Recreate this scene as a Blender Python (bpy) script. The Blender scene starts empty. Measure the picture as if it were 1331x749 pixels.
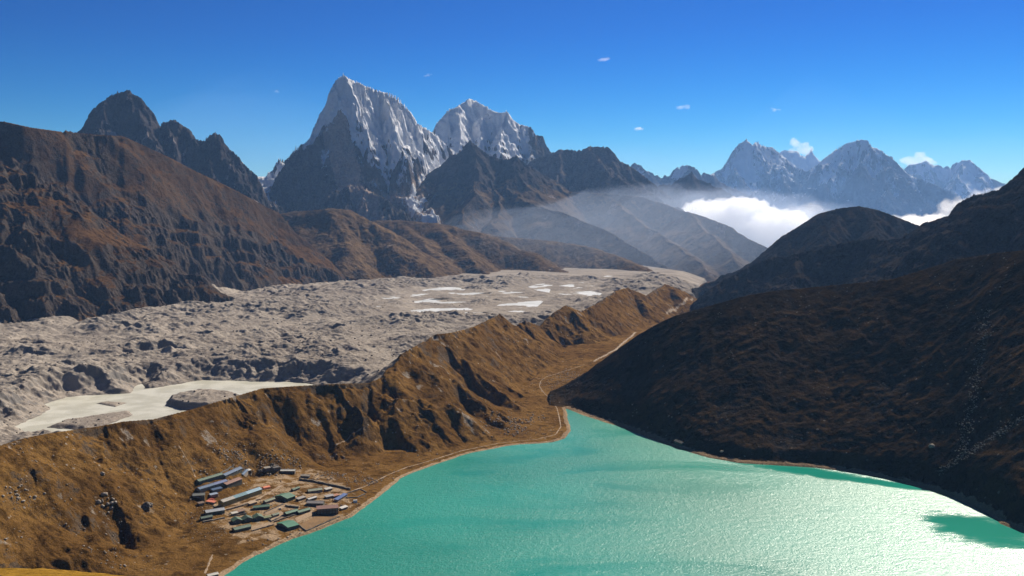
import bpy, bmesh, math, random, time
import numpy as np
from mathutils import Vector
T0 = time.time()
random.seed(7)
rng = np.random.default_rng(11)
SC = bpy.context.scene
COL = SC.collection
R = math.radians

# ------------------------------------------------------------------ camera model (photo pixels -> places)
FPX, CX, CY, PITCH, CAMZ = 1280.0, 665.5, 374.5, R(4.25), 370.0
def ray(px, py):
    X = (px - CX) / FPX; Z = (CY - py) / FPX
    return X, math.cos(PITCH) + Z * math.sin(PITCH), -math.sin(PITCH) + Z * math.cos(PITCH)
def at_range(px, py, r):
    x, y, z = ray(px, py); k = r / math.hypot(x, y)
    return (x * k, y * k, CAMZ + z * k)
def at_level(px, py, zl):
    x, y, z = ray(px, py); k = (zl - CAMZ) / z
    return (x * k, y * k, zl)
def theta_of(px, py=300):
    x, y, z = ray(px, py); return math.atan2(x, y)

# ------------------------------------------------------------------ noise
def hash2(ix, iy, seed):
    h = (ix.astype(np.int64) * 374761393 + iy.astype(np.int64) * 668265263 + seed * 1442695041) & 0xFFFFFFFF
    h = ((h ^ (h >> 13)) * 1274126177) & 0xFFFFFFFF
    h = ((h ^ (h >> 15)) * 2246822519) & 0xFFFFFFFF
    return h ^ (h >> 16)
def hashf(ix, iy, seed):
    return hash2(ix, iy, seed).astype(np.float32) / np.float32(4294967296.0)
def gnoise(x, y, seed=0):
    ix = np.floor(x); iy = np.floor(y)
    fx = (x - ix).astype(np.float32); fy = (y - iy).astype(np.float32)
    ix = ix.astype(np.int64); iy = iy.astype(np.int64)
    u = fx * fx * fx * (fx * (fx * 6 - 15) + 10); v = fy * fy * fy * (fy * (fy * 6 - 15) + 10)
    def g(a, b):
        t = hashf(ix + a, iy + b, seed) * np.float32(2 * math.pi)
        return np.cos(t) * (fx - a) + np.sin(t) * (fy - b)
    n00 = g(0, 0); n10 = g(1, 0); n01 = g(0, 1); n11 = g(1, 1)
    return (n00 + u * (n10 - n00) + v * (n01 - n00) + u * v * (n00 - n10 - n01 + n11)) * np.float32(1.5)
def fbm(x, y, o=4, seed=0, gain=.5, lac=2.03):
    s = 0; a = 1.; t = 0
    for i in range(o):
        s = s + a * gnoise(x, y, seed + i * 17); t += a
        x, y = (x * .8 - y * .6) * lac + 3.1, (x * .6 + y * .8) * lac - 1.7; a *= gain
    return s / t
def ridged(x, y, o=4, seed=0, gain=.5, lac=2.03):
    s = 0; a = 1.; t = 0
    for i in range(o):
        n = 1 - np.abs(gnoise(x, y, seed + i * 13)) * 1.4
        s = s + a * n; t += a
        x, y = (x * .8 - y * .6) * lac + 5.3, (x * .6 + y * .8) * lac - 2.1; a *= gain
    return s / t
def sst(a, b, x):
    t = np.clip((x - a) / (b - a), 0, 1); return t * t * (3 - 2 * t)
def smax(a, b, k):
    h = np.clip(.5 + .5 * (a - b) / k, 0, 1); return b + (a - b) * h + k * h * (1 - h)
def erosion(x, y, gx, gy, size, octaves=4, branch=1.5, seed=0, gain=.5, eps=.15):
    """Gullies and ribs that run down the slope (gx, gy); octaves branch off one another. About -1 .. 1."""
    g = np.sqrt(gx * gx + gy * gy + eps * eps)
    dx = (-gy / g).astype(np.float32); dy = (gx / g).astype(np.float32)
    H = np.zeros(x.shape, np.float32); ax = np.zeros_like(H); ay = np.zeros_like(H); a = 1.; tot = 0
    f = 1. / size
    for o in range(octaves):
        p = x * f; q = y * f
        ip = np.floor(p).astype(np.int64); iq = np.floor(q).astype(np.int64)
        fp = (p - ip).astype(np.float32); fq = (q - iq).astype(np.float32)
        ux = dx - branch * ay; uy = dy + branch * ax
        n = np.sqrt(ux * ux + uy * uy) + 1e-4
        sc = np.minimum(n, 1.0) / n; ux = ux * sc; uy = uy * sc
        va = np.zeros_like(H); vx = np.zeros_like(H); vy = np.zeros_like(H); wt = np.full_like(H, 1e-4)
        for i in (-1, 0, 1):
            for j in (-1, 0, 1):
                h = hash2(ip + i, iq + j, seed + o * 31)
                jx = i + .5 + ((h & 0xFFFF).astype(np.float32) / 65536 - .5) * .8
                jy = j + .5 + ((h >> 16).astype(np.float32) / 65536 - .5) * .8
                ex = fp - jx; ey = fq - jy
                w = np.maximum(0, 1 - (ex * ex + ey * ey) / 1.2) ** 3
                m = (ex * ux + ey * uy) * np.float32(2 * math.pi)
                va += np.cos(m) * w; s = -np.sin(m) * w
                vx += s * ux; vy += s * uy; wt += w
        H += a * va / wt; ax += a * vx / wt; ay += a * vy / wt
        tot += a; a *= gain; f *= 2.0
    return H / tot

# ------------------------------------------------------------------ ridges
def ridge(pts, s, sf=None, d0=300, flat=0, rnd=0):
    """pts: (px, py, range).  s: slope beside the crest, sf: slope far from it."""
    return dict(p=[at_range(*q) for q in pts], s=s, sf=s if sf is None else sf, d0=d0, flat=flat, rnd=rnd)
def ridges_height(X, Y, ridges, k=0):
    H = np.full(X.shape, -1e4, np.float32)
    for rd in ridges:
        P = rd['p']; hr = None
        for (x0, y0, z0), (x1, y1, z1) in zip(P[:-1], P[1:]):
            ex, ey = x1 - x0, y1 - y0; L = ex * ex + ey * ey + 1e-6
            t = np.clip(((X - x0) * ex + (Y - y0) * ey) / L, 0, 1)
            d = np.sqrt((X - x0 - t * ex) ** 2 + (Y - y0 - t * ey) ** 2)
            if rd['rnd']: d = np.sqrt(d * d + rd['rnd'] ** 2) - rd['rnd']
            dd = d
            if rd['flat']: dd = np.maximum(0, d - rd['flat']) + .06 * np.minimum(d, rd['flat'])
            drop = rd['sf'] * dd + (rd['s'] - rd['sf']) * rd['d0'] * (1 - np.exp(-dd / rd['d0']))
            h = z0 + t * (z1 - z0) - drop
            hr = h if hr is None else np.maximum(hr, h)
        H = np.maximum(H, hr) if k == 0 else smax(H, hr, k)
    return H

# ------------------------------------------------------------------ log-polar patches (square cells as seen from the viewpoint)
class Patch:
    def __init__(s, px0, px1, r0, r1, step=.0012, rstep=None):
        s.t0, s.t1 = theta_of(px0), theta_of(px1)
        s.u0, s.u1 = math.log(r0), math.log(r1)
        s.nc = max(8, int((s.t1 - s.t0) / step)); s.nr = max(8, int((s.u1 - s.u0) / (rstep or step)))
        s.th = np.linspace(s.t0, s.t1, s.nc); s.uu = np.linspace(s.u0, s.u1, s.nr)
        TH, U = np.meshgrid(s.th, s.uu); s.TH = TH; s.RR = np.exp(U)
        s.X = s.RR * np.sin(TH); s.Y = s.RR * np.cos(TH); s.PX = CX + FPX * np.tan(TH) * math.cos(PITCH)
        s.attr = {}
    def grad(s, H):
        du = (s.u1 - s.u0) / (s.nr - 1); dt = (s.t1 - s.t0) / (s.nc - 1)
        hu, ht = np.gradient(H, du, dt)
        hu = hu / s.RR; ht = ht / s.RR
        return (hu * np.sin(s.TH) + ht * np.cos(s.TH)).astype(np.float32), (hu * np.cos(s.TH) - ht * np.sin(s.TH)).astype(np.float32)
    def blur(s, H, n=2):
        H = H.copy()
        for _ in range(n):
            H[1:-1] = (H[:-2] + 2 * H[1:-1] + H[2:]) / 4
            H[:, 1:-1] = (H[:, :-2] + 2 * H[:, 1:-1] + H[:, 2:]) / 4
        return H
    def sample(s, x, y, A=None):
        """bilinear height at a place"""
        A = s.H if A is None else A
        fi = (math.log(math.hypot(x, y)) - s.u0) / (s.u1 - s.u0) * (s.nr - 1)
        fj = (math.atan2(x, y) - s.t0) / (s.t1 - s.t0) * (s.nc - 1)
        i = min(max(int(fi), 0), s.nr - 2); j = min(max(int(fj), 0), s.nc - 2); a = min(max(fi - i, 0), 1); b = min(max(fj - j, 0), 1)
        return float((A[i, j] * (1 - b) + A[i, j + 1] * b) * (1 - a) + (A[i + 1, j] * (1 - b) + A[i + 1, j + 1] * b) * a)
    def hit(s, px, py):
        """first place on this ground along a sight line"""
        x, y, z = ray(px, py); k = math.hypot(x, y); x /= k; y /= k; z /= k
        r = math.exp(s.u0)
        while r < math.exp(s.u1):
            if CAMZ + z * r <= s.sample(x * r, y * r): break
            r *= 1.0006
        return Vector((x * r, y * r, s.sample(x * r, y * r)))
    def mesh(s, name, H, mat, keep=None, smooth=True):
        s.H = H
        nr, nc = s.nr, s.nc
        co = np.stack([s.X, s.Y, H], -1).reshape(-1, 3).astype(np.float32)
        idx = np.arange(nr * nc).reshape(nr, nc)
        q = np.stack([idx[:-1, :-1], idx[:-1, 1:], idx[1:, 1:], idx[1:, :-1]], -1).reshape(-1, 4)[:, ::-1]
        used = None
        if keep is not None:
            kq = (keep[:-1, :-1] | keep[:-1, 1:] | keep[1:, 1:] | keep[1:, :-1]).reshape(-1)
            q = q[kq]
            used = np.zeros(nr * nc, bool); used[q.reshape(-1)] = True
            remap = np.cumsum(used) - 1; q = remap[q]; co = co[used]
        me = bpy.data.meshes.new(name)
        me.vertices.add(len(co)); me.vertices.foreach_set('co', co.reshape(-1))
        me.loops.add(q.size); me.loops.foreach_set('vertex_index', q.reshape(-1).astype(np.int32))
        me.polygons.add(len(q)); me.polygons.foreach_set('loop_start', (np.arange(len(q)) * 4).astype(np.int32))
        me.polygons.foreach_set('use_smooth', np.full(len(q), smooth))
        me.update(calc_edges=True)
        for k, v in s.attr.items():
            a = me.attributes.new(k, 'FLOAT', 'POINT'); v = np.clip(v, 0, 1).astype(np.float32).reshape(-1)
            if used is not None: v = v[used]
            a.data.foreach_set('value', v)
        me.materials.append(mat)
        o = bpy.data.objects.new(name, me); COL.objects.link(o)
        return o
def setting(o, label, cat, kind='structure', group=None):
    o['label'] = label; o['category'] = cat
    if kind: o['kind'] = kind
    if group: o['group'] = group
    return o

# ------------------------------------------------------------------ materials
class NT:
    def __init__(s, name):
        s.m = bpy.data.materials.new(name); s.m.use_nodes = True; s.t = s.m.node_tree; s.t.nodes.clear()
        s.out = s.n('ShaderNodeOutputMaterial'); s.b = s.n('ShaderNodeBsdfPrincipled'); s.l(s.b.outputs[0], s.out.inputs['Surface'])
        s.co = s.n('ShaderNodeTexCoord').outputs['Object']
    def n(s, t, **k):
        nd = s.t.nodes.new(t)
        for a, v in k.items(): setattr(nd, a, v)
        return nd
    def l(s, a, b): s.t.links.new(a, b)
    def noise(s, scale, detail=6, rough=.6, dist=0, co=None, out='Fac', stretch=None):
        n = s.n('ShaderNodeTexNoise'); n.inputs['Scale'].default_value = scale; n.inputs['Detail'].default_value = detail
        n.inputs['Roughness'].default_value = rough; n.inputs['Distortion'].default_value = dist
        c = co or s.co
        if stretch:
            mp = s.n('ShaderNodeMapping'); mp.inputs['Scale'].default_value = stretch; s.l(c, mp.inputs['Vector']); c = mp.outputs[0]
        s.l(c, n.inputs['Vector']); return n.outputs[out]
    def ramp(s, fac, a, b, lo=0., hi=1.):
        n = s.n('ShaderNodeMapRange'); n.interpolation_type = 'SMOOTHSTEP'
        n.inputs['From Min'].default_value = a; n.inputs['From Max'].default_value = b
        n.inputs['To Min'].default_value = lo; n.inputs['To Max'].default_value = hi; s.l(fac, n.inputs['Value']); return n.outputs[0]
    def mix(s, f, a, b, mode='MIX'):
        n = s.n('ShaderNodeMix'); n.data_type = 'RGBA'; n.blend_type = mode
        for v, k in ((f, 0), (a, 6), (b, 7)):
            if isinstance(v, (int, float)): n.inputs[k].default_value = v
            elif isinstance(v, tuple): n.inputs[k].default_value = (*v, 1)
            else: s.l(v, n.inputs[k])
        return n.outputs[2]
    def math(s, op, a, b=None):
        n = s.n('ShaderNodeMath'); n.operation = op
        for v, k in ((a, 0), (b, 1)):
            if v is None: continue
            if isinstance(v, (int, float)): n.inputs[k].default_value = v
            else: s.l(v, n.inputs[k])
        return n.outputs[0]
    def at(s, name):
        n = s.n('ShaderNodeAttribute'); n.attribute_name = name; return n.outputs['Fac']
    def bump(s, h, dist, strength=1., prev=None):
        n = s.n('ShaderNodeBump'); n.inputs['Strength'].default_value = strength; n.inputs['Distance'].default_value = dist
        s.l(h, n.inputs['Height'])
        if prev: s.l(prev, n.inputs['Normal'])
        return n.outputs[0]
    def col(s, c):
        if isinstance(c, tuple): s.b.inputs['Base Color'].default_value = (*c, 1)
        else: s.l(c, s.b.inputs['Base Color'])
    def set(s, **k):
        for a, v in k.items(): s.b.inputs[a.replace('_', ' ')].default_value = v
        return s

def terrain_mat(name, rock, rock2, grass, grass2, unit, snow=(.92, .93, .95), scree=(.30, .27, .24), dirt=(.34, .24, .15), bump=1., speck=0):
    """rock by default; attributes grass / snow / scree / dirt lay the covers over it.  unit: size in metres of the middling detail."""
    m = NT(name); f = 1. / unit
    n1 = m.noise(f, 8, .65); n2 = m.noise(f * 7, 6, .7); n3 = m.noise(f * .16, 5, .55)
    c = m.mix(m.ramp(n1, .35, .65), rock, rock2)
    c = m.mix(m.ramp(n2, .40, .68, 0, .55), c, tuple(v * 1.7 for v in rock2))
    c = m.mix(m.ramp(n2, .30, .46, .5, 0), c, tuple(v * .5 for v in rock))
    g = m.mix(m.ramp(n3, .36, .62), grass, grass2)
    g = m.mix(m.ramp(n1, .47, .64, 0, .8), g, tuple(v * .38 for v in grass))
    g = m.mix(m.ramp(n2, .52, .70, 0, .8), g, tuple(v * .38 for v in grass2))
    g = m.mix(m.ramp(n2, .26, .44, .5, 0), g, tuple(min(1, v * 1.7) for v in grass2))
    wob = m.math('ADD', m.math('MULTIPLY', m.math('SUBTRACT', n1, .5), 1.1), m.math('MULTIPLY', m.math('SUBTRACT', n2, .5), .8))
    def cover(attr, c, col, w=1., a=.35, b=.65):
        return m.mix(m.ramp(m.math('ADD', m.at(attr), m.math('MULTIPLY', wob, w)), a, b), c, col)
    c = cover('grass', c, g, .9)
    sc = m.mix(m.ramp(n2, .35, .65), tuple(v * .72 for v in scree), tuple(v * 1.2 for v in scree))
    c = cover('scree', c, sc, .8)
    di = m.mix(m.ramp(n2, .35, .65), tuple(v * .7 for v in dirt), tuple(v * 1.15 for v in dirt))
    c = cover('dirt', c, di, .8)
    if speck:
        vo = m.n('ShaderNodeTexVoronoi'); vo.inputs['Scale'].default_value = speck; m.l(m.co, vo.inputs['Vector'])
        pick = m.math('GREATER_THAN', vo.outputs['Color'], .80)
        st = m.math('MULTIPLY', m.ramp(vo.outputs['Distance'], .22, .30, 1, 0), m.math('MULTIPLY', pick, m.ramp(n3, .42, .62)))
        c = m.mix(st, c, tuple(v * 1.15 for v in scree))
    n4 = m.noise(f * 2.2, 7, .75, stretch=(1, 1, .55))
    c = m.mix(m.ramp(m.math('ADD', m.at('snow'), m.math('MULTIPLY', m.math('SUBTRACT', n4, .5), 1.25)), .44, .56), c, m.mix(m.ramp(n2, .4, .65), snow, tuple(v * .9 for v in snow)))
    m.col(c); m.set(Roughness=.95); m.b.inputs['Specular IOR Level'].default_value = .0
    b = m.bump(n1, unit * .38 * bump, .9); b = m.bump(n2, unit * .11 * bump, 1., b)
    m.l(b, m.b.inputs['Normal'])
    return m.m
# ================================================================== light, sky, camera
SUN_AZ, SUN_EL = R(30), R(37)          # azimuth to the right of the viewing direction (+Y)
world = bpy.data.worlds.new('World'); SC.world = world; world.use_nodes = True
wt = world.node_tree; wt.nodes.clear()
wo = wt.nodes.new('ShaderNodeOutputWorld'); bg = wt.nodes.new('ShaderNodeBackground'); sky = wt.nodes.new('ShaderNodeTexSky')
sky.sky_type = 'NISHITA'; sky.sun_disc = False; sky.sun_elevation = SUN_EL; sky.sun_rotation = SUN_AZ
sky.altitude = 3000; sky.air_density = 1.2; sky.dust_density = .2; sky.ozone_density = 3.5
bg.inputs['Strength'].default_value = .09
hs = wt.nodes.new('ShaderNodeHueSaturation'); hs.inputs['Value'].default_value = .275; hs.inputs['Saturation'].default_value = 1.55; hs.inputs['Hue'].default_value = .492
ga = wt.nodes.new('ShaderNodeGamma'); ga.inputs['Gamma'].default_value = 1.75
wt.links.new(sky.outputs[0], hs.inputs['Color']); wt.links.new(hs.outputs[0], ga.inputs['Color']); wt.links.new(ga.outputs[0], bg.inputs[0]); wt.links.new(bg.outputs[0], wo.inputs['Surface'])
sd = bpy.data.lights.new('sun', 'SUN'); sd.energy = 5.0; sd.angle = R(.5); sd.color = (1, .90, .76)
so = bpy.data.objects.new('sun', sd); COL.objects.link(so)
S = Vector((math.sin(SUN_AZ) * math.cos(SUN_EL), math.cos(SUN_AZ) * math.cos(SUN_EL), math.sin(SUN_EL)))
so.rotation_euler = S.to_track_quat('Z', 'Y').to_euler(); so.location = (0, 0, 5000)
cd = bpy.data.cameras.new('camera'); cam = bpy.data.objects.new('camera', cd); COL.objects.link(cam); SC.camera = cam
cam.location = (0, 0, CAMZ); cam.rotation_euler = (R(90) - PITCH, 0, 0)
cd.sensor_width = 36; cd.lens = 36 * FPX / 1331; cd.clip_start = 1; cd.clip_end = 200000
SC.view_settings.view_transform = 'Standard'; SC.view_settings.look = 'None'; SC.view_settings.exposure = .75; SC.view_settings.gamma = 1
SC.view_settings.use_curve_mapping = False
SC.cycles.use_denoising = True
SC.cycles.volume_bounces = 8; SC.cycles.max_bounces = 10; SC.cycles.sample_clamp_indirect = 10

# ================================================================== far and middle mountains
F = np.float32
def mountain(label, px, rr, ridges, mat, warp=(0, 100), ero=(100, 400, 4, 1.4), rough=(0, 100), k=0, zmin=-120, step=.0010, seed=0, cover=None, group=None, crest=.35, name='mountain', fn=None, amod=None, band=None, fit=None, fitn=1, fitpts=None, post=None):
    P = Patch(px[0], px[1], rr[0], rr[1], step)
    wx = wy = 0
    if warp[0]:
        wx = warp[0] * fbm(P.X / warp[1], P.Y / warp[1], 3, seed + 5); wy = warp[0] * fbm(P.X / warp[1] + 40, P.Y / warp[1], 3, seed + 9)
    H0 = ridges_height(P.X + wx, P.Y + wy, ridges, k) if ridges else np.full(P.X.shape, -1e4, F)
    if fn is not None: H0 = fn(P, H0, wx, wy)
    P.Hb = H0; G = P.grad(P.blur(H0, 3))
    sl = np.hypot(*G)
    amp, size, oc, br = ero
    E = erosion(P.X, P.Y, G[0], G[1], size * 1.25, oc + 1, br, seed + 1, .55)
    fade = sst(.05, .6, sl)
    if amod is not None: fade = fade * amod(P)
    H = H0 + .62 * amp * (E - crest) * fade
    if rough[0]: H = H + .30 * rough[0] * (1 if amod is None else amod(P)) * (ridged(P.X / rough[1], P.Y / rough[1], 6, seed + 3, .55) - .6)
    G2 = P.grad(H); sl2 = np.hypot(*G2)
    if rough[0]: H = H + .085 * rough[1] * (1 if amod is None else amod(P)) * (ridged(P.X / (rough[1] * .3), P.Y / (rough[1] * .3), 5, seed + 33, .58) - .6)
    if band: H = strata(H, P.X, P.Y, band[0], band[1](P, H) if callable(band[1]) else band[1], seed=seed + 7)
    if fit: H = fit_skyline(P, H, fitpts or sum([r_['p'] for r_ in ridges[:fitn]], []), *fit)
    if post: H = H + post[0] * (ridged(P.X / post[1], P.Y / post[1], 4, seed + 51, .6) - .75)
    G2 = P.grad(H); sl2 = np.hypot(*G2)
    P.E, P.sl, P.H0, P.G = E, sl2, H0, G2
    if cover: cover(P, H)
    o = P.mesh(name, H, mat, keep=H > zmin)
    setting(o, label, 'mountain' if name == 'mountain' else 'hill', group=group)
    P.o = o
    return P
def strata(H, X, Y, period, mask, lo=.32, hi=.68, seed=0, warp=.6):
    s = (H + .12 * X + .05 * Y) / period + 1.6 * warp * fbm(X / (period * 4), Y / (period * 4), 4, seed)
    f = s - np.floor(s)
    return H + mask * (np.floor(s) + sst(lo, hi, f) - s) * period
def fit_skyline(P, H, pts, width, win=4., search=None):
    """raise or lower the crest zone until the crest stands as high as it was surveyed (pts: places along the crest)"""
    px = np.array([CX + FPX * math.cos(PITCH) * q[0] / q[1] for q in pts]); rr = np.array([math.hypot(q[0], q[1]) for q in pts]); el = np.array([(q[2] - CAMZ) / math.hypot(q[0], q[1]) for q in pts])
    o = np.argsort(px); col = P.PX[0]; rc = np.interp(col, px[o], rr[o]); want = np.interp(col, px[o], el[o])
    for _ in range(2):
        a = np.where(np.abs(P.RR - rc) < (search or width * 1.5), (H - CAMZ) / P.RR, -9).max(0)
        dz = (want - a) * rc
        dz[(col < px.min()) | (col > px.max())] = 0
        n = max(1, int(win / (col[1] - col[0]))); k = np.hanning(2 * n + 3); dz = np.convolve(dz, k / k.sum(), 'same')
        H = H + dz * np.exp(-((P.RR - rc) / width) ** 2)
    return H
def fade_px(P, a, b): return sst(a, b, P.PX)

M_far = terrain_mat('far_rock', (.06, .06, .07), (.11, .105, .115), (.10, .08, .05), (.12, .1, .06), 260, snow=(.88, .9, .93))
M_alp = terrain_mat('alpine_rock', (.034, .031, .031), (.12, .098, .083), (.13, .085, .045), (.17, .115, .06), 120, scree=(.42, .32, .255))
M_dark = terrain_mat('dark_rock', (.026, .024, .025), (.07, .06, .057), (.115, .08, .05), (.16, .115, .072), 90, scree=(.30, .245, .225))
M_tanhill = terrain_mat('tan_hill', (.05, .04, .032), (.10, .08, .062), (.115, .073, .038), (.165, .108, .058), 55, scree=(.26, .21, .165))
M_brown = terrain_mat('brown_slope', (.032, .026, .023), (.075, .06, .049), (.078, .043, .020), (.12, .066, .028), 45, scree=(.24, .19, .15))

# --- the far snowy range on the right
def cov_far(P, H):
    n = fbm(P.X / 700, P.Y / 700, 4, 77)
    P.attr['snow'] = sst(500, 1900, H + 420 * n - 900 * (P.E - .3) + 200 * (1.1 - P.sl)) * .8
    P.attr['grass'] = P.attr['scree'] = P.attr['dirt'] = np.zeros_like(H)
rf = 22000
far_ridges = [
    ridge([(880, 262, rf), (905, 235, rf), (927, 225, rf), (939, 218, rf), (952, 197, rf), (961, 186, rf), (970, 181, rf), (978, 188, rf), (983, 183, rf + 200), (994, 190, rf + 400), (1004, 191, rf + 600), (1012, 198, rf + 800), (1035, 216, rf + 600), (1050, 222, rf + 300), (1065, 212, rf), (1081, 197, rf), (1101, 186, rf - 200), (1114, 182, rf - 300), (1127, 181, rf - 300), (1135, 191, rf - 200), (1143, 194, rf - 200), (1159, 204, rf - 100), (1172, 217, rf), (1180, 226, rf), (1211, 238, rf - 300), (1237, 250, rf - 600), (1275, 275, rf - 900)], 1.3, .75, 700),
    ridge([(970, 181, rf), (962, 205, rf - 500), (958, 225, rf - 1100), (975, 255, rf - 1900), (985, 280, rf - 2700)], 1.0, .7, 500),
    ridge([(994, 190, rf + 400), (1010, 215, rf - 300), (1020, 235, rf - 1000), (1040, 262, rf - 1800)], 1.0, .7, 500),
    ridge([(1101, 186, rf - 200), (1085, 215, rf - 900), (1075, 240, rf - 1600), (1065, 268, rf - 2400)], 1.0, .7, 500),
    ridge([(1127, 181, rf - 300), (1120, 210, rf - 1000), (1112, 240, rf - 1700), (1105, 270, rf - 2500)], 1.0, .7, 500),
    ridge([(1143, 194, rf - 200), (1152, 220, rf - 1000), (1150, 245, rf - 1700), (1150, 272, rf - 2500)], 1.0, .7, 500),
    ridge([(1180, 226, rf), (1190, 248, rf - 900), (1195, 270, rf - 1700)], 1.0, .7, 500),
]
mountain('far blue snow peaks, a twin summit group rising above the cloud bank', (860, 1300), (18500, 25500), far_ridges, M_far, (160, 900), (380, 800, 6, 1.5), (420, 700), seed=1, cover=cov_far, step=.0008, zmin=-400, fit=(900, 3.), post=(60, 230))
rb = 26500
mountain('small far white peaks seen between the two big blue summits', (990, 1090), (25200, 30000), [
    ridge([(1000, 215, rb), (1012, 199, rb), (1023, 194, rb), (1039, 197, rb), (1049, 203, rb), (1055, 192, rb), (1062, 198, rb), (1070, 204, rb), (1085, 220, rb)], 1.1, .7, 600)], M_far, (120, 900), (260, 1000, 4, 1.5), (120, 700), seed=3,
    cover=lambda P, H: P.attr.update(snow=sst(200, 1300, H - 300 * P.E), grass=np.zeros_like(H), scree=np.zeros_like(H), dirt=np.zeros_like(H)), zmin=-400)
rc = 25500
mountain('farthest pair of snowy peaks at the right, beside drifting cloud', (1140, 1340), (23500, 29000), [
    ridge([(1150, 245, rc), (1175, 221, rc), (1191, 213, rc), (1201, 209, rc), (1217, 213, rc), (1240, 217, rc), (1250, 210, rc), (1258, 208, rc), (1269, 215, rc), (1282, 223, rc), (1290, 232, rc), (1320, 250, rc)], 1.1, .65, 700),
    ridge([(1258, 208, rc), (1245, 228, rc - 900), (1235, 250, rc - 1800)], 1., .65, 500)], M_far, (140, 900), (300, 1100, 5, 1.5), (140, 800), seed=5, cover=cov_far, zmin=-400)

# --- blue range and the dark peak that stands in front of it
re = 16500
mountain('low hazy blue range behind the dark pointed peak', (800, 990), (14500, 19000), [
    ridge([(790, 240, re), (810, 226, re), (821, 218, re), (829, 214, re), (837, 221, re), (850, 227, re), (861, 229, re), (877, 219, re), (887, 215, re), (906, 216, re), (911, 221, re), (930, 226, re), (960, 245, re), (985, 262, re)], 1.0, .6, 600)], M_far, (100, 700), (220, 800, 4, 1.4), (100, 600), seed=7,
    cover=lambda P, H: P.attr.update(snow=sst(900, 1500, H + 350 * fbm(P.X / 500, P.Y / 500, 3, 3) - 260 * P.E), grass=np.zeros_like(H), scree=np.zeros_like(H), dirt=np.zeros_like(H)), zmin=-300)
rg = 13000
mountain('dark pointed peak standing just above the cloud bank', (820, 1000), (11300, 15500), [
    ridge([(830, 262, rg), (853, 241, rg), (874, 238, rg), (887, 227, rg), (901, 221, rg), (914, 230, rg), (930, 238, rg), (942, 246, rg), (960, 257, rg), (985, 270, rg)], .95, .6, 500),
    ridge([(901, 221, rg), (893, 245, rg - 600), (885, 268, rg - 1200)], .9, .6, 400),
    ridge([(930, 238, rg), (935, 255, rg - 600), (940, 275, rg - 1100)], .9, .6, 400)], M_dark, (80, 500), (170, 600, 4, 1.4), (80, 500), seed=9,
    cover=lambda P, H: P.attr.update(snow=np.zeros_like(H), grass=sst(.9, .5, P.sl) * .5, scree=np.zeros_like(H), dirt=np.zeros_like(H)), zmin=-300)

# --- second white mountain (behind)
rt = 12000
def cov_tab(P, H):
    n = fbm(P.X / 260, P.Y / 260, 4, 21)
    top = sst(1330, 1560, H + 90 * n) * sst(1.6, .9, P.sl) * 1.0
    P.attr['snow'] = np.maximum(top, .72 * sst(780, 1180, H + 200 * n - 420 * (P.E - .3) + 100 * (1.3 - P.sl)) * sst(715, 680, P.PX + 25 * n) * .95)
    P.attr['grass'] = np.zeros_like(H); P.attr['scree'] = sst(.45, .8, n) * .6; P.attr['dirt'] = np.zeros_like(H)
mountain('broad snow-capped mountain with a fluted icy face, right of the tallest peak', (540, 800), (9800, 14200), [
    ridge([(540, 190, rt), (563, 170, rt), (566, 162, rt), (576, 151, rt), (583, 142, rt - 50), (592, 140, rt), (600, 134, rt + 150), (610, 128, rt + 300), (619, 131, rt + 300), (631, 138, rt + 200), (643, 145, rt + 50), (653, 146, rt), (659, 144, rt - 60), (667, 156, rt - 60), (677, 162, rt - 60), (691, 165, rt - 50), (696, 175, rt), (706, 177, rt), (709, 187, rt), (717, 199, rt), (740, 212, rt), (780, 235, rt)], 1.7, 1.0, 500),
    ridge([(592, 140, rt), (598, 160, rt - 300), (600, 185, rt - 600), (600, 215, rt - 1000)], 1.5, 1.0, 300),
    ridge([(659, 144, rt - 60), (652, 165, rt - 300), (648, 190, rt - 650), (650, 215, rt - 1000)], 1.5, 1.0, 300),
    ridge([(696, 175, rt), (690, 200, rt - 450), (688, 225, rt - 900), (690, 245, rt - 1200)], 1.4, 1.0, 300),
    ridge([(583, 142, rt - 50), (582, 165, rt - 250), (580, 190, rt - 500)], 1.5, 1.1, 300),
    ridge([(625, 150, rt), (624, 170, rt - 300), (622, 195, rt - 600)], 1.5, 1.1, 300),
], M_alp, (60, 350), (110, 210, 6, 1.5), (110, 200), seed=11, cover=cov_tab, zmin=0, step=.0008, band=(90, .35), fit=(400, 3.), post=(24, 90))

# --- tallest white mountain
ra = 9500
def cov_cho(P, H):
    n = fbm(P.X / 200, P.Y / 200, 5, 31)
    base = sst(800, 1120, H + 170 * n - 480 * (P.E - .3) + 60 * (1.5 - P.sl) + 130 * sst(470, 500, P.PX) * sst(555, 520, P.PX))
    # the brownish rock rib below the left shoulder stays bare
    rib = sst(24, 10, np.abs(P.PX - (437 + (9300 - P.RR) * .040))) * sst(9330, 9240, P.RR)
    left = sst(428, 415, P.PX) * sst(9330, 9250, P.RR)
    snow = base * (1 - .75 * np.clip(rib + left, 0, 1))
    top = sst(1200, 1420, H + 130 * n - 120 * (P.E - .3)) * sst(2.6, 1.4, P.sl) * .9
    snow = np.maximum(snow * .84, np.maximum(top * .98, P.flow * np.where(P.icefall > P.flow, sst(-.5, .3, n) + .3, 1)))
    P.attr['snow'] = snow; P.attr['grass'] = sst(500, 250, H) * .35
    P.attr['scree'] = np.maximum(rib * .95, P.icefall * .9); P.attr['dirt'] = np.zeros_like(H)  # scree tone on the rib is brightened to paint sunlight onto its rock
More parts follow.
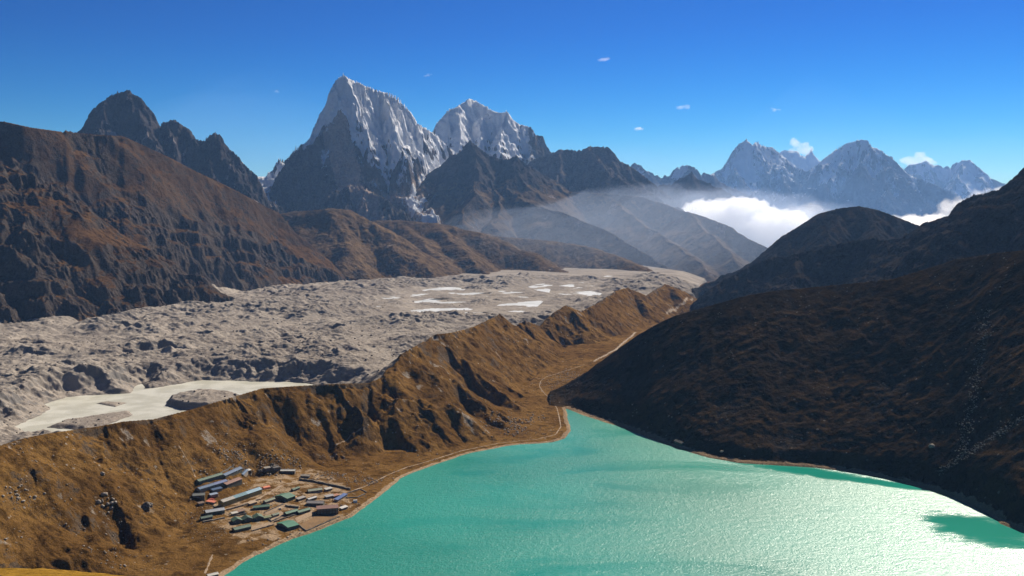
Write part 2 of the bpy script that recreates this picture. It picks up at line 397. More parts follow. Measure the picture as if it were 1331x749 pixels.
def polydist(X, Y, pts):
    D = np.full(X.shape, 1e9); Z = np.zeros(X.shape)
    for (x0, y0, z0), (x1, y1, z1) in zip(pts[:-1], pts[1:]):
        ex, ey = x1 - x0, y1 - y0; t = np.clip(((X - x0) * ex + (Y - y0) * ey) / (ex * ex + ey * ey + 1e-6), 0, 1)
        d = np.hypot(X - x0 - t * ex, Y - y0 - t * ey); Z = np.where(d < D, z0 + t * (z1 - z0), Z); D = np.minimum(D, d)
    return D, Z
def fn_cho(P, H0, wx, wy):
    """glaciers lie in the hollows: a shelf under the right shoulder, its icefall, and the col at the left foot"""
    P.flow = np.zeros_like(H0); P.icefall = np.zeros_like(H0); H = H0
    nz = 30 * fbm(P.X / 120, P.Y / 120, 4, 35); sn = 14 * ridged(P.X / 70, P.Y / 70, 4, 36) - 8
    for pts, w, ice, strength in (([(604, 212, 10050), (586, 217, 9800), (570, 213, 9640), (554, 205, 9520), (541, 197, 9480), (533, 188, 9500)], 75, 0, 1.),
                         ([(577, 219, 9640), (566, 230, 9350), (557, 242, 9150), (548, 254, 8950), (543, 262, 8750), (549, 272, 8560), (556, 282, 8350)], 90, 1, .60),
                         ([(540, 256, 8900), (522, 258, 8800), (500, 250, 8850), (480, 246, 8900)], 50, 1, .44),
                         ([(330, 231, 9750), (345, 237, 9560), (362, 233, 9480), (377, 225, 9500), (388, 213, 9600)], 130, 0, 1.),
                         ([(362, 213, 9640), (372, 214, 9640)], 45, 0, .62),
                         ([(346, 243, 9350), (340, 252, 9050), (346, 262, 8800), (355, 272, 8600)], 60, 1, .62)):
        D, Z = polydist(P.X + wx * .5, P.Y + wy * .5, [at_range(*q) for q in pts]); k = sst(w * 1.7, w * .8, D + nz)
        H = H * (1 - k) + (Z + .12 * D + (sn if ice else .3 * sn)) * k
        if ice: P.icefall = np.maximum(P.icefall, k)
        P.flow = np.maximum(P.flow, k * strength)
    return H
mountain('tallest snow peak in the centre-left, steep rocky pyramid with fluted white faces', (318, 640), (7500, 11800), [
    ridge([(446, 97, ra), (440, 101, ra), (433, 109, ra + 30), (427, 122, ra + 60), (423, 137, ra + 90), (415, 149, ra + 140), (407, 170, ra + 200), (403, 182, ra + 250), (396, 185, ra + 260), (388, 190, ra + 300), (380, 197, ra + 350), (370, 209, ra + 400)], 2.0, 1.1, 350),
    ridge([(446, 97, ra), (460, 105, ra + 50), (473, 110, ra + 100), (487, 117, ra + 150), (497, 119, ra + 200), (513, 125, ra + 250), (524, 136, ra + 280), (532, 144, ra + 300), (540, 154, ra + 320), (543, 161, ra + 350), (553, 166, ra + 380), (564, 173, ra + 450), (585, 192, ra + 600), (615, 215, ra + 800)], 2.0, 1.1, 350),
    ridge([(429, 118, ra), (425, 140, ra - 80), (424, 157, ra - 170), (430, 185, ra - 350), (442, 215, ra - 550), (456, 243, ra - 750), (470, 262, ra - 950), (485, 282, ra - 1200)], 2.3, 1.6, 260),
    ridge([(424, 157, ra - 170), (415, 184, ra - 230), (402, 197, ra - 330), (391, 213, ra - 420), (387, 232, ra - 560), (369, 244, ra - 680), (352, 258, ra - 850), (340, 275, ra - 1050)], 3.0, 2.2, 260),
    ridge([(497, 119, ra + 200), (505, 140, ra + 60), (511, 162, ra - 130), (515, 182, ra - 300), (528, 205, ra - 480), (543, 224, ra - 640), (553, 250, ra - 860)], 1.7, 1.1, 260),
    ridge([(470, 112, ra + 80), (472, 140, ra - 100), (476, 170, ra - 300), (478, 200, ra - 520)], 1.7, 1.2, 160),
    ridge([(543, 161, ra + 350), (549, 172, ra + 260)], 1.6, 1.3, 200),
    ridge([(572, 186, ra + 520), (575, 194, ra + 420)], 1.6, 1.4, 150),
    ridge([(436, 246, ra - 980), (455, 240, ra - 1020), (475, 244, ra - 1080), (495, 254, ra - 1180), (513, 266, ra - 1320), (528, 279, ra - 1450), (548, 294, ra - 1650)], .95, .75, 300),
    ridge([(326, 232, ra + 300), (332, 221, ra + 260), (337, 210, ra + 250), (342, 205, ra + 250), (351, 204, ra + 250), (361, 206, ra + 270), (375, 207, ra + 330), (388, 205, ra + 400)], 2.2, 1.2, 300),
], M_alp, (45, 240), (120, 150, 6, 1.5), (110, 150), seed=13, cover=cov_cho, zmin=20, step=.0007, fn=fn_cho, band=(70, .25), fit=(350, 3.), fitn=2, post=(22, 75))

# --- foreslopes right of the white mountains
def cov_fore(P, H):
    n = fbm(P.X / 300, P.Y / 300, 4, 41)
    P.attr['snow'] = sst(.55, .9, n + sst(1000, 1250, H)) * sst(690, 770, P.PX) * .8 * sst(950, 1100, H)
    P.attr['grass'] = sst(700, 350, H + 150 * n) * sst(1.3, .6, P.sl)
    P.attr['scree'] = sst(.25, .75, n - P.E * .3) * .6; P.attr['dirt'] = np.zeros_like(H)
rm = 10800
mountain('jagged grey ridge stepping down to the right below the icy face', (690, 960), (8600, 13000), [
    ridge([(690, 207, rm + 200), (717, 199, rm), (730, 193, rm), (743, 195, rm), (754, 195, rm), (767, 190, rm), (780, 191, rm), (791, 190, rm), (797, 197, rm), (805, 209, rm), (818, 215, rm), (829, 223, rm), (853, 241, rm - 100), (875, 258, rm - 200), (900, 285, rm - 300)], 1.2, .8, 350),
    ridge([(767, 190, rm), (774, 200, rm - 250), (779, 209, rm - 500), (797, 222, rm - 700), (823, 239, rm - 900), (850, 255, rm - 1150), (871, 267, rm - 1350), (893, 277, rm - 1600), (925, 295, rm - 1900)], 1.0, .75, 350),
    ridge([(730, 193, rm), (728, 215, rm - 300), (722, 240, rm - 700)], 1.1, .8, 300)], M_alp, (60, 350), (110, 280, 6, 1.4), (110, 220), seed=15, cover=cov_fore, zmin=0, fit=(350, 3.), post=(32, 85))
def cov_fr2(P, H):
    n = fbm(P.X / 260, P.Y / 260, 4, 43)
    P.attr['snow'] = np.zeros_like(H)
    P.attr['grass'] = sst(860, 480, H + 180 * n) * sst(1.4, .7, P.sl)
    P.attr['scree'] = sst(.15, .6, n - P.E * .35) * .5; P.attr['dirt'] = np.zeros_like(H)
rp = 9300
mountain('dark twin-peaked ridge in shade in front of the icy face, falling to brown slopes', (530, 1060), (6600, 11200), [
    ridge([(552, 266, rp - 700), (574, 237, rp - 300), (583, 216, rp - 150), (600, 194, rp), (612, 182, rp + 50)], 1.9, 1.3, 350),
    ridge([(612, 182, rp + 50), (624, 192, rp + 100), (632, 203, rp + 150), (660, 205, rp), (673, 202, rp - 100), (694, 216, rp - 50), (708, 228, rp), (723, 240, rp - 50), (745, 250, rp - 100), (790, 252, rp - 200), (835, 256, rp - 300), (871, 267, rp - 500), (893, 276, rp - 700), (920, 283, rp - 900), (941, 290, rp - 1100), (968, 306, rp - 1300), (998, 322, rp - 1500), (1040, 350, rp - 1800)], 1.0, .62, 450),
    ridge([(612, 182, rp + 50), (618, 205, rp - 200), (620, 230, rp - 500), (612, 255, rp - 900), (600, 280, rp - 1300)], 1.0, .7, 300),
    ridge([(624, 192, rp + 100), (636, 225, rp - 250), (645, 250, rp - 600), (650, 272, rp - 1000), (640, 290, rp - 1400)], .95, .7, 300),
    ridge([(673, 202, rp - 100), (668, 225, rp - 350), (660, 245, rp - 600), (675, 257, rp - 800), (703, 269, rp - 1000), (732, 276, rp - 1200), (760, 288, rp - 1350), (783, 298, rp - 1500), (810, 314, rp - 1700), (835, 327, rp - 1900), (865, 345, rp - 2150)], .8, .55, 350),
    ridge([(790, 252, rp - 200), (815, 275, rp - 600), (850, 300, rp - 1100), (890, 325, rp - 1700), (920, 350, rp - 2200)], .7, .5, 350),
    ridge([(893, 276, rp - 700), (925, 305, rp - 1300), (955, 335, rp - 1900)], .7, .5, 350),
], M_dark, (60, 330), (75, 230, 6, 1.4), (110, 200), seed=17, cover=cov_fr2, zmin=-140, k=25, step=.0009, amod=lambda P: .22 + .9 * sst(350, 900, P.Hb))
mountain('low smooth brown spur reaching the valley below the hazy slopes', (600, 900), (5900, 8200), [
    ridge([(610, 300, 7700), (650, 308, 7500), (690, 311, 7350), (730, 315, 7250), (770, 322, 7100), (802, 333, 6900), (839, 351, 6500), (865, 362, 6300)], .55, .42, 300, rnd=60)], M_tanhill, (40, 300), (28, 170, 5, 1.2), (8, 120), seed=19,
    cover=lambda P, H: P.attr.update(snow=np.zeros_like(H), grass=np.full_like(H, .85), scree=sst(.2, .7, fbm(P.X / 150, P.Y / 150, 4, 5)) * .4, dirt=np.zeros_like(H)), zmin=-120, k=20, name='hill')

# --- rounded brown hill in the middle distance
def cov_hill(P, H):
    n = fbm(P.X / 160, P.Y / 160, 4, 51)
    P.attr['snow'] = np.zeros_like(H); P.attr['grass'] = .75 + .5 * n; P.attr['scree'] = sst(.25, .7, n - .4 * P.E) * .5; P.attr['dirt'] = np.zeros_like(H)
rh = 6500
mountain('rounded brown grassy hill in the middle of the valley side', (330, 780), (5300, 8400), [
    ridge([(340, 282, rh + 300), (385, 276, rh + 150), (408, 274, rh), (430, 272, rh), (448, 273, rh), (466, 281, rh - 50), (484, 289, rh - 100), (502, 300, rh - 200), (516, 314, rh - 350), (532, 330, rh - 500), (554, 345, rh - 650), (574, 362, rh - 800)], .75, .55, 300, rnd=50),
    ridge([(484, 287, rh + 800), (520, 287, rh + 800), (538, 288, rh + 750), (565, 291, rh + 700), (588, 294, rh + 650), (610, 300, rh + 600), (640, 308, rh + 500), (680, 326, rh + 300), (715, 345, rh), (745, 359, rh - 300)], .6, .5, 300, rnd=50),
    ridge([(565, 291, rh + 700), (585, 310, rh + 300), (610, 330, rh - 50), (632, 356, rh - 400)], .6, .5, 200, rnd=30),
    ridge([(520, 287, rh + 800), (545, 310, rh + 300), (570, 332, rh - 100), (590, 358, rh - 500)], .6, .5, 200, rnd=30),
    ridge([(430, 272, rh), (440, 300, rh - 300), (455, 330, rh - 600), (470, 360, rh - 850)], .7, .55, 200, rnd=30),
    ridge([(385, 276, rh + 150), (395, 305, rh - 200), (415, 335, rh - 550), (440, 364, rh - 800)], .7, .55, 200, rnd=30),
], M_tanhill, (60, 300), (17, 210, 5, 1.2), (3, 110), seed=23, cover=cov_hill, zmin=-60, k=20, name='hill', step=.0009)

# --- dark rocky peak behind the left mountain
rk = 8200
def cov_dk(P, H):
    n = fbm(P.X / 180, P.Y / 180, 4, 61)
    P.attr['snow'] = np.maximum(sst(14, 6, np.abs(P.PX - 150)) * sst(1360, 1400, H) * sst(155, 153, P.PX), sst(305, 318, P.PX) * sst(700, 800, H + 150 * n) * sst(-.1, -.5, P.E) * .8)
    P.attr['grass'] = sst(650, 300, H + 160 * n) * .4; P.attr['scree'] = sst(.2, .6, n + .35 * P.E) * .85; P.attr['dirt'] = np.zeros_like(H)  # pale scree tone on ribs and ledges stands in for sunlight there
mountain('dark craggy peak with two lower summits behind the left mountainside', (70, 370), (6700, 10000), [
    ridge([(70, 200, rk), (100, 172, rk), (109, 159, rk), (118, 145, rk), (127, 136, rk), (136, 129, rk), (152, 120, rk), (157, 120, rk), (166, 117, rk), (177, 122, rk), (184, 127, rk), (193, 136, rk), (200, 148, rk), (208, 162, rk), (213, 159, rk - 50), (220, 156, rk - 100), (227, 155, rk - 100), (238, 161, rk - 100), (247, 168, rk - 120), (256, 182, rk - 150), (263, 184, rk - 150), (271, 177, rk - 200), (280, 172, rk - 250), (287, 176, rk - 250), (293, 186, rk - 250), (303, 197, rk - 300), (314, 208, rk - 300), (322, 218, rk - 330), (333, 227, rk - 360), (341, 243, rk - 400), (355, 270, rk - 450)], 1.7, 1.0, 300),
    ridge([(166, 117, rk), (178, 140, rk - 150), (190, 165, rk - 350), (205, 195, rk - 600), (215, 220, rk - 800)], 1.5, 1.0, 200),
    ridge([(136, 129, rk), (135, 150, rk - 200), (130, 175, rk - 450), (125, 200, rk - 700)], 1.5, 1.0, 200),
    ridge([(238, 161, rk - 100), (250, 182, rk - 250), (262, 200, rk - 400), (276, 222, rk - 600), (290, 240, rk - 800)], 1.5, 1.0, 200),
    ridge([(280, 172, rk - 250), (290, 200, rk - 450), (305, 225, rk - 650), (320, 245, rk - 850), (335, 262, rk - 1000)], 1.4, 1.0, 200),
    ridge([(220, 156, rk - 100), (222, 180, rk - 300), (230, 205, rk - 550)], 1.5, 1.0, 200),
], M_dark, (45, 220), (85, 170, 6, 1.5), (150, 160), seed=29, cover=cov_dk, zmin=100, step=.0008, band=(60, .35), fit=(300, 3.), post=(38, 75))

# --- left brown mountainside (foot on the glacier, crest on the skyline)
def interp_px(P, tab, col): return np.interp(P.PX, [t[0] for t in tab], [t[col] for t in tab])
LM = []   # px, crest py, crest range, foot py
for px, cy, fy, s in ((-140, 140, 428, .76), (-60, 150, 421, .76), (0, 159, 415, .76), (9, 158, 414, .76), (45, 166, 411, .76), (88, 172, 407, .76), (91, 169, 407, .76), (97, 172, 406, .76), (136, 176, 402, .76), (163, 177, 399, .76), (193, 191, 396, .75), (227, 207, 391, .74), (250, 220, 387, .73), (282, 235, 382, .71), (314, 251, 379, .7), (346, 269, 375, .66), (363, 277, 373, .64), (385, 304, 371, .6), (407, 321, 369, .56), (430, 341, 366, .5), (448, 362, 364, .4), (465, 368, 366, .3)):
    k = -ray(px, fy)[2] / math.hypot(*ray(px, fy)[:2]); rf_ = (CAMZ - 10) / k
    e = ray(px, cy)[2] / math.hypot(*ray(px, cy)[:2]); rc_ = (CAMZ + s * rf_) / (s - e)
    LM.append((px, rf_, rc_, max(24, CAMZ + e * rc_)))
def LQ(P):    # where cliffs break the slope: not on the smooth grassy shoulder at the right of the crest
    n = fbm(P.X / 420, P.Y / 420, 4, 91)
    rocky = np.clip(sst(-.45, .1, n), 0, 1)
    shoulder = sst(.56, .72, P.t + .25 * n) * sst(115, 185, P.PX)                      # smooth grassy shoulder right of the crest
    ledge = sst(.55, .42, np.abs(P.t - .62 + .3 * n) * 4) * sst(150, 60, P.PX) * .8     # grassy bench across the left part
    return rocky * (1 - shoulder) * (1 - ledge)
def fn_left(P, H0, wx, wy):
    rfm = interp_px(P, LM, 1); rcm = interp_px(P, LM, 2); zc = interp_px(P, LM, 3)
    rr = np.hypot(P.X + wx, P.Y + wy)
    t = (rr - rfm) / np.maximum(60, rcm - rfm)
    tt = np.clip(t, 0, 1); t0 = tt ** np.interp(P.PX, [-100, 120, 240], [1.4, 1.35, 1.0])
    f = np.where(t < 0, t, np.where(t < 1, t0 + .05 * np.sin(np.clip(t, 0, 1) * math.pi * 2) * .8, 1 - .35 * (t - 1) - .3 * (t - 1) ** 2))
    h = 10 + (zc - 10) * np.clip(f, -.6, 2)
    P.t = t
    return smax(h, H0, 60) + 28 * fbm(P.X / 260, P.Y / 260, 4, 93) * sst(0, .2, t) * sst(1.02, .85, t)
def cov_left(P, H):
    n = fbm(P.X / 150, P.Y / 150, 5, 71); n2 = fbm(P.X / 420, P.Y / 420, 3, 73)
    P.attr['snow'] = np.zeros_like(H)
    gentle = sst(1.15, .62, P.sl)
    P.attr['grass'] = np.clip(gentle * (.62 + .6 * n + .45 * n2) + .5 * (1 - LQ(P)), 0, 1)
    P.attr['scree'] = sst(.35, .8, n - .5 * P.E) * .45; P.attr['dirt'] = np.zeros_like(H)
mountain('steep brown mountainside with dark cliffs, rising from the left edge above the glacier', (-130, 470), (3250, 6600), [
    ridge([(-120, 190, 4250), (-20, 206, 4200), (0, 216, 4180), (30, 229, 4160), (70, 247, 4120), (130, 287, 4090), (170, 325, 4060), (205, 372, 4040)], .85, .75, 200, rnd=60),
    ridge([(-60, 300, 3800), (10, 330, 3720), (40, 370, 3620), (60, 405, 3540)], .85, .75, 150, rnd=50),
], M_brown, (85, 330), (85, 230, 6, 1.7), (190, 170), seed=37, cover=cov_left, zmin=-40, step=.0008, fn=fn_left, band=(70, lambda P, H: .6 * sst(.1, .5, fbm(P.X / 130, P.Y / 130, 3, 95) + .3) * LQ(P)), k=60, fit=(260, 6.), fitpts=[(r_c * math.sin(theta_of(q_)), r_c * math.cos(theta_of(q_)), z_c) for q_, r_f, r_c, z_c in LM],
    amod=lambda P: .16 + .84 * LQ(P))
# --- dark ridges on the right, beyond the lake hill
def cov_rm(P, H):
    n = fbm(P.X / 120, P.Y / 120, 5, 81)
    P.attr['snow'] = np.zeros_like(H); P.attr['grass'] = sst(1.2, .55, P.sl) * (.55 + .6 * n); P.attr['scree'] = sst(.35, .8, n - .3 * P.E) * .5; P.attr['dirt'] = np.zeros_like(H)
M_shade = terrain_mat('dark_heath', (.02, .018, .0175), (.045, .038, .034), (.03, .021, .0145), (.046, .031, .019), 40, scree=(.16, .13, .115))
rd_ = 4700
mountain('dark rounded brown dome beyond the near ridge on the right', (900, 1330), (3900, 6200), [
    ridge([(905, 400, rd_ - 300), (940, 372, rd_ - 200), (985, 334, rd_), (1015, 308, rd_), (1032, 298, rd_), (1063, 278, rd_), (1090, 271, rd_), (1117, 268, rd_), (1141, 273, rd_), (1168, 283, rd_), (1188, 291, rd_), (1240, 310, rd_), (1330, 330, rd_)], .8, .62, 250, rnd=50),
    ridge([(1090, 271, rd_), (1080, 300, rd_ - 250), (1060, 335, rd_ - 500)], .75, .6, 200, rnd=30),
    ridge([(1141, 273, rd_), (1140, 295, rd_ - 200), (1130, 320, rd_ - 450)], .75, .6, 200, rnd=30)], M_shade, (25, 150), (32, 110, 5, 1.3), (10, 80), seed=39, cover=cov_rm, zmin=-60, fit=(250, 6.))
rq = 3400
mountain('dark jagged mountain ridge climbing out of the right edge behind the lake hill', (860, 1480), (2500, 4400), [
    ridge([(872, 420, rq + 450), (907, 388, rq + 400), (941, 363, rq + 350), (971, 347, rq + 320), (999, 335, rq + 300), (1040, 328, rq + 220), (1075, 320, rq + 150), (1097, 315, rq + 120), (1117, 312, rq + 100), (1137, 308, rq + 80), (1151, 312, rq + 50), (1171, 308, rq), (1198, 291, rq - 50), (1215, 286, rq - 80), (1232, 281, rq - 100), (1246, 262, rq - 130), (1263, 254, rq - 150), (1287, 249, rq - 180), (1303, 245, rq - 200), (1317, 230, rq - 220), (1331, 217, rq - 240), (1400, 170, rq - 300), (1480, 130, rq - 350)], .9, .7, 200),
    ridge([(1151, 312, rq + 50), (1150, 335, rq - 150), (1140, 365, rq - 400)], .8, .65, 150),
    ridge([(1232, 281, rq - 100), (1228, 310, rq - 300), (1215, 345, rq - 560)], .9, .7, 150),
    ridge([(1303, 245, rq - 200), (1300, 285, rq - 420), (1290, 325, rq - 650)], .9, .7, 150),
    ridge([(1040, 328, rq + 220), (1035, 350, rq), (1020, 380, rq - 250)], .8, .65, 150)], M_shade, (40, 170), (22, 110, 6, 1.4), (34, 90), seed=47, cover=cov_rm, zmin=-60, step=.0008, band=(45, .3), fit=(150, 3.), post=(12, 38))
print('mountains', round(time.time() - T0, 1))
# ================================================================== lake, near ground, near hill, glacier
SHORE_L = [(735, 531), (738, 545), (741, 560), (735, 570), (718, 575), (700, 577), (675, 578), (650, 581), (600, 592), (575, 600), (550, 609), (520, 622), (504, 634), (490, 648), (474, 660), (455, 672), (420, 688), (380, 700), (330, 722), (290, 748), (270, 770), (240, 810)]
SHORE_R = [(735, 531), (760, 540), (800, 553), (830, 564), (860, 576), (890, 586), (920, 595), (960, 602), (1010, 605), (1060, 608), (1110, 615), (1160, 625), (1200, 635), (1240, 648), (1270, 662), (1290, 672), (1300, 681), (1331, 693), (1380, 712), (1450, 745)]
lake_poly = [at_level(x, y, 0)[:2] for x, y in SHORE_L[::-1]] + [at_level(x, y, 0)[:2] for x, y in SHORE_R[1:]]
lake_poly = lake_poly + [(700, 700), (-300, 700)]
def poly_sdf(X, Y, poly):
    """distance to a polygon's outline, negative inside"""
    D = np.full(X.shape, 1e12); ins = np.zeros(X.shape, bool); n = len(poly)
    for i in range(n):
        x0, y0 = poly[i]; x1, y1 = poly[(i + 1) % n]
        ex, ey = x1 - x0, y1 - y0
        t = np.clip(((X - x0) * ex + (Y - y0) * ey) / (ex * ex + ey * ey + 1e-9), 0, 1)
        D = np.minimum(D, (X - x0 - t * ex) ** 2 + (Y - y0 - t * ey) ** 2)
        if abs(ey) > 1e-9:
            c = ((y0 > Y) != (y1 > Y)) & (X < ex * (Y - y0) / ey + x0); ins ^= c
    D = np.sqrt(D); return np.where(ins, -D, D)
def sp(*pts):     # a spur given by photo pixels and its own height above the lake
    return [at_level(*p) for p in pts]
def mr(pts, s, sf, d0, rnd=8): return dict(p=pts, s=s, sf=sf, d0=d0, flat=0, rnd=rnd)
CREST = [at_range(*q) for q in ((-150, 605, 1110), (-60, 592, 1160), (0, 579, 1218), (30, 570, 1250), (60, 564, 1275), (130, 554, 1330), (160, 548, 1345), (200, 545, 1370), (250, 532, 1430), (300, 517, 1495), (340, 505, 1560), (400, 501, 1590), (440, 499, 1610), (480, 498, 1660), (500, 482, 1700), (520, 461, 1790), (545, 447, 1900), (565, 435, 2020), (590, 432, 2080), (615, 425, 2200), (636, 415, 2340), (650, 408, 2440), (668, 424, 2520), (682, 417, 2560), (700, 423, 2640), (720, 406, 2710), (735, 397, 2785), (755, 405, 2850), (775, 395, 2950), (800, 378, 3350), (815, 374, 3480), (840, 384, 3600), (865, 369, 3900), (890, 379, 4150), (908, 390, 4300))]
mor = [mr(CREST, .95, .74, 60, 6),
    mr([CREST[17]] + sp((586, 450, 104), (608, 467, 78), (640, 500, 38), (676, 528, 12)), .85, .55, 60, 6),
    mr([CREST[15]] + sp((545, 478, 96), (562, 487, 84), (590, 492, 72), (628, 522, 40), (662, 552, 10)), .85, .55, 60, 6),
    mr([CREST[13]] + sp((515, 512, 76), (540, 514, 68), (568, 515, 62), (600, 537, 40), (640, 566, 8)), .75, .5, 60, 8),
    mr([CREST[12]] + sp((462, 528, 66), (480, 552, 36), (500, 580, 12)), .85, .55, 60, 6),
    mr([CREST[11]] + sp((412, 530, 66), (428, 562, 34), (440, 588, 14)), .7, .5, 60, 6),
    mr([CREST[9]] + sp((316, 530, 80), (322, 560, 48), (332, 592, 20)), .85, .5, 60, 4),
    mr([CREST[7]] + sp((212, 560, 76), (228, 585, 56), (250, 612, 32), (268, 635, 16)), .85, .55, 60, 6),
    mr([CREST[5]] + sp((140, 575, 72), (150, 610, 52), (175, 650, 28)), .85, .55, 60, 6),
    mr([CREST[4]] + sp((70, 585, 76), (78, 620, 58), (110, 665, 34), (140, 700, 22)), .8, .5, 60, 4),
    mr([CREST[2]] + sp((12, 610, 72), (35, 650, 54), (60, 695, 40)), .85, .55, 60, 6),
    mr(sp((-60, 660, 62), (10, 662, 60), (45, 668, 56), (62, 690, 46)), .55, .45, 60, 14),
    mr([CREST[21]] + sp((662, 420, 108), (678, 434, 78), (697, 452, 42), (715, 470, 18)), .95, .5, 50, 4),
    mr([CREST[23]] + sp((692, 430, 74), (708, 446, 45), (722, 458, 25)), .8, .5, 50, 4),
    mr([CREST[26]] + sp((752, 410, 90), (772, 424, 62), (795, 440, 30)), .85, .5, 50, 5),
    mr([CREST[30]] + sp((828, 386, 86), (845, 400, 56), (862, 412, 26)), .75, .5, 50, 8),
    mr([CREST[32]] + sp((880, 382, 70), (895, 396, 30), (905, 404, 5)), .75, .5, 50, 8)]
NP = Patch(-90, 960, 700, 4700, .00088, .0010)
D0 = poly_sdf(NP.X, NP.Y, lake_poly)
DS = D0 + 2.2 * fbm(NP.X / 30, NP.Y / 30, 4, 3) + 7 * fbm(NP.X / 110, NP.Y / 110, 2, 8)
ID = poly_sdf(NP.X, NP.Y, [p[:2] for p in CREST] + [(900, 4300), (900, 600), (-900, 600)])
# valley floor: level by the lake, falling gently past its outflow
floor_ = np.where(DS > 0, 1.4 * (1 - np.exp(-DS / 5)) + .035 * DS, .35 * DS)
floor_ = np.minimum(floor_, 14 + .02 * DS) - sst(2300, 4300, NP.RR) * 70
floor_ = floor_ - 70 * sst(0, 90, ID)
floor_ = floor_ + 1.6 * fbm(NP.X / 60, NP.Y / 60, 4, 12) * sst(2, 40, DS)
wx = 7 * fbm(NP.X / 60, NP.Y / 60, 3, 101); wy = 7 * fbm(NP.X / 70 + 30, NP.Y / 70, 3, 105)
MH = ridges_height(NP.X + wx, NP.Y + wy, mor, 5)
MH = MH + 15 * (fbm(NP.X / 110, NP.Y / 110, 4, 107) - .1) * sst(4, 40, MH)
H0 = smax(MH, floor_, 7)
G = NP.grad(NP.blur(H0, 4)); sl = np.hypot(*G)
shore_f = sst(3, 45, D0)
E = erosion(NP.X, NP.Y, G[0], G[1], 135, 6, 1.4, 111)
onm = sst(0, 14, MH - floor_)
H = H0 + 9 * np.clip(.6 + 1.2 * fbm(NP.X / 160, NP.Y / 160, 3, 113), .15, 1.3) * (E - .7) * sst(.08, .5, sl) * shore_f + 4 * shore_f * onm * (fbm(NP.X / 45, NP.Y / 45, 5, 121) - .1) + shore_f * (1.0 * fbm(NP.X / 9, NP.Y / 9, 3, 131) + onm * (1.5 * fbm(NP.X / 18, NP.Y / 18, 3, 133) + 1.1 * ridged(NP.X / 11, NP.Y / 11, 3, 135) - .7))
H = fit_skyline(NP, H, CREST, 75, 5., 90)
xw, yw = NP.X + 5 * fbm(NP.X / 30, NP.Y / 30, 3, 171), NP.Y + 5 * fbm(NP.X / 30 + 7, NP.Y / 30, 3, 172)
# slumped hollows: a steep scarp on the right, the ground let down on its left
for pts_, w_, dep in ((((60, 568, 82), (70, 592, 66), (76, 622, 46)), 34, 15), (((203, 584, 58), (214, 600, 44), (223, 613, 34)), 22, 8), (((306, 524, 84), (316, 555, 54), (326, 590, 22)), 42, 17),
        (((122, 606, 56), (132, 628, 42), (139, 642, 34)), 22, 9), (((160, 662, 34), (172, 682, 27), (180, 694, 24)), 24, 7), (((112, 668, 34), (120, 686, 29), (124, 702, 25)), 18, 7), (((152, 552, 80), (162, 568, 68), (168, 580, 60)), 16, 6),
        (((404, 508, 86), (414, 528, 68), (420, 545, 52)), 20, 7), (((466, 502, 84), (482, 526, 58), (492, 548, 36)), 30, 10), (((424, 556, 38), (434, 572, 24), (438, 584, 16)), 22, 7), (((514, 524, 70), (530, 556, 36), (542, 584, 10)), 40, 13),
        (((548, 518, 64), (568, 548, 34), (590, 570, 14)), 30, 9), (((604, 464, 82), (620, 485, 58), (636, 500, 42)), 45, 14), (((600, 500, 62), (640, 520, 38), (690, 548, 8)), 34, 9), (((330, 540, 62), (345, 566, 38), (352, 586, 22)), 24, 7), (((360, 512, 84), (374, 535, 62), (380, 556, 42)), 22, 7), (((20, 600, 72), (34, 630, 56), (44, 660, 46)), 20, 6)):
    P_ = [at_level(*q_) for q_ in pts_]; best = np.full(NP.X.shape, 1e9); sgn = np.zeros(NP.X.shape); tt_ = np.zeros(NP.X.shape); n_ = len(P_) - 1
    for i_, ((x0, y0, z0), (x1, y1, z1)) in enumerate(zip(P_[:-1], P_[1:])):
        ex, ey = x1 - x0, y1 - y0; L_ = math.hypot(ex, ey); a_ = ((xw - x0) * ex + (yw - y0) * ey) / L_ ** 2; t_ = np.clip(a_, 0, 1)
        d_ = np.hypot(xw - x0 - t_ * ex, yw - y0 - t_ * ey); c_ = d_ < best; best = np.where(c_, d_, best); tt_ = np.where(c_, (i_ + a_) / n_, tt_)
        sgn = np.where(c_, np.sign(ex * (yw - y0) - ey * (xw - x0)), sgn)
    s_ = best * -sgn if P_[-1][1] < P_[0][1] else best * sgn
    H = H - dep * sst(-1, 9, s_) * sst(w_ * 2.1, w_ * .35, s_) * sst(-.25, .2, tt_) * sst(1.3, .75, tt_) * shore_f * sst(10, 48, -ID)
H = np.where((D0 > 6) & (ID < 0), np.maximum(H, np.minimum(.9 + .03 * D0, 3) - sst(2300, 4300, NP.RR) * 70), H)
# the village terrace is level
tc = [at_level(x, y, 10)[:2] for x, y in ((252, 640), (262, 616), (300, 600), (370, 596), (440, 615), (478, 640), (455, 668), (400, 695), (300, 705), (258, 680))]
TD = poly_sdf(NP.X, NP.Y, tc)
flat = sst(25, -8, TD) * sst(22, 13, MH)
H = np.where(DS > 2, H * (1 - flat) + flat * np.minimum(2 + .075 * D0, 13), H)
nn = fbm(NP.X / 55, NP.Y / 55, 5, 141); n8 = fbm(NP.X / 14, NP.Y / 14, 3, 143)
slF = np.hypot(*NP.grad(H))
inner = sst(-6, 22, ID)   # the glacier side of the crest
NP.attr['grass'] = np.clip(.9 + .5 * nn - .35 * sst(.75, 1.2, slF) - inner * 1.2, 0, 1)
NP.attr['scree'] = np.clip(inner + .55 * sst(.25, .7, nn - .4 * E + .5 * n8) * onm, 0, 1)
beach = sst(9, 2, DS + 4 * n8)
NP.attr['dirt'] = np.clip(np.maximum(beach, sst(6, -25, TD + 14 * nn) * (.5 + .6 * n8) * sst(22, 12, MH)), 0, 1)
NP.attr['snow'] = np.zeros_like(H)
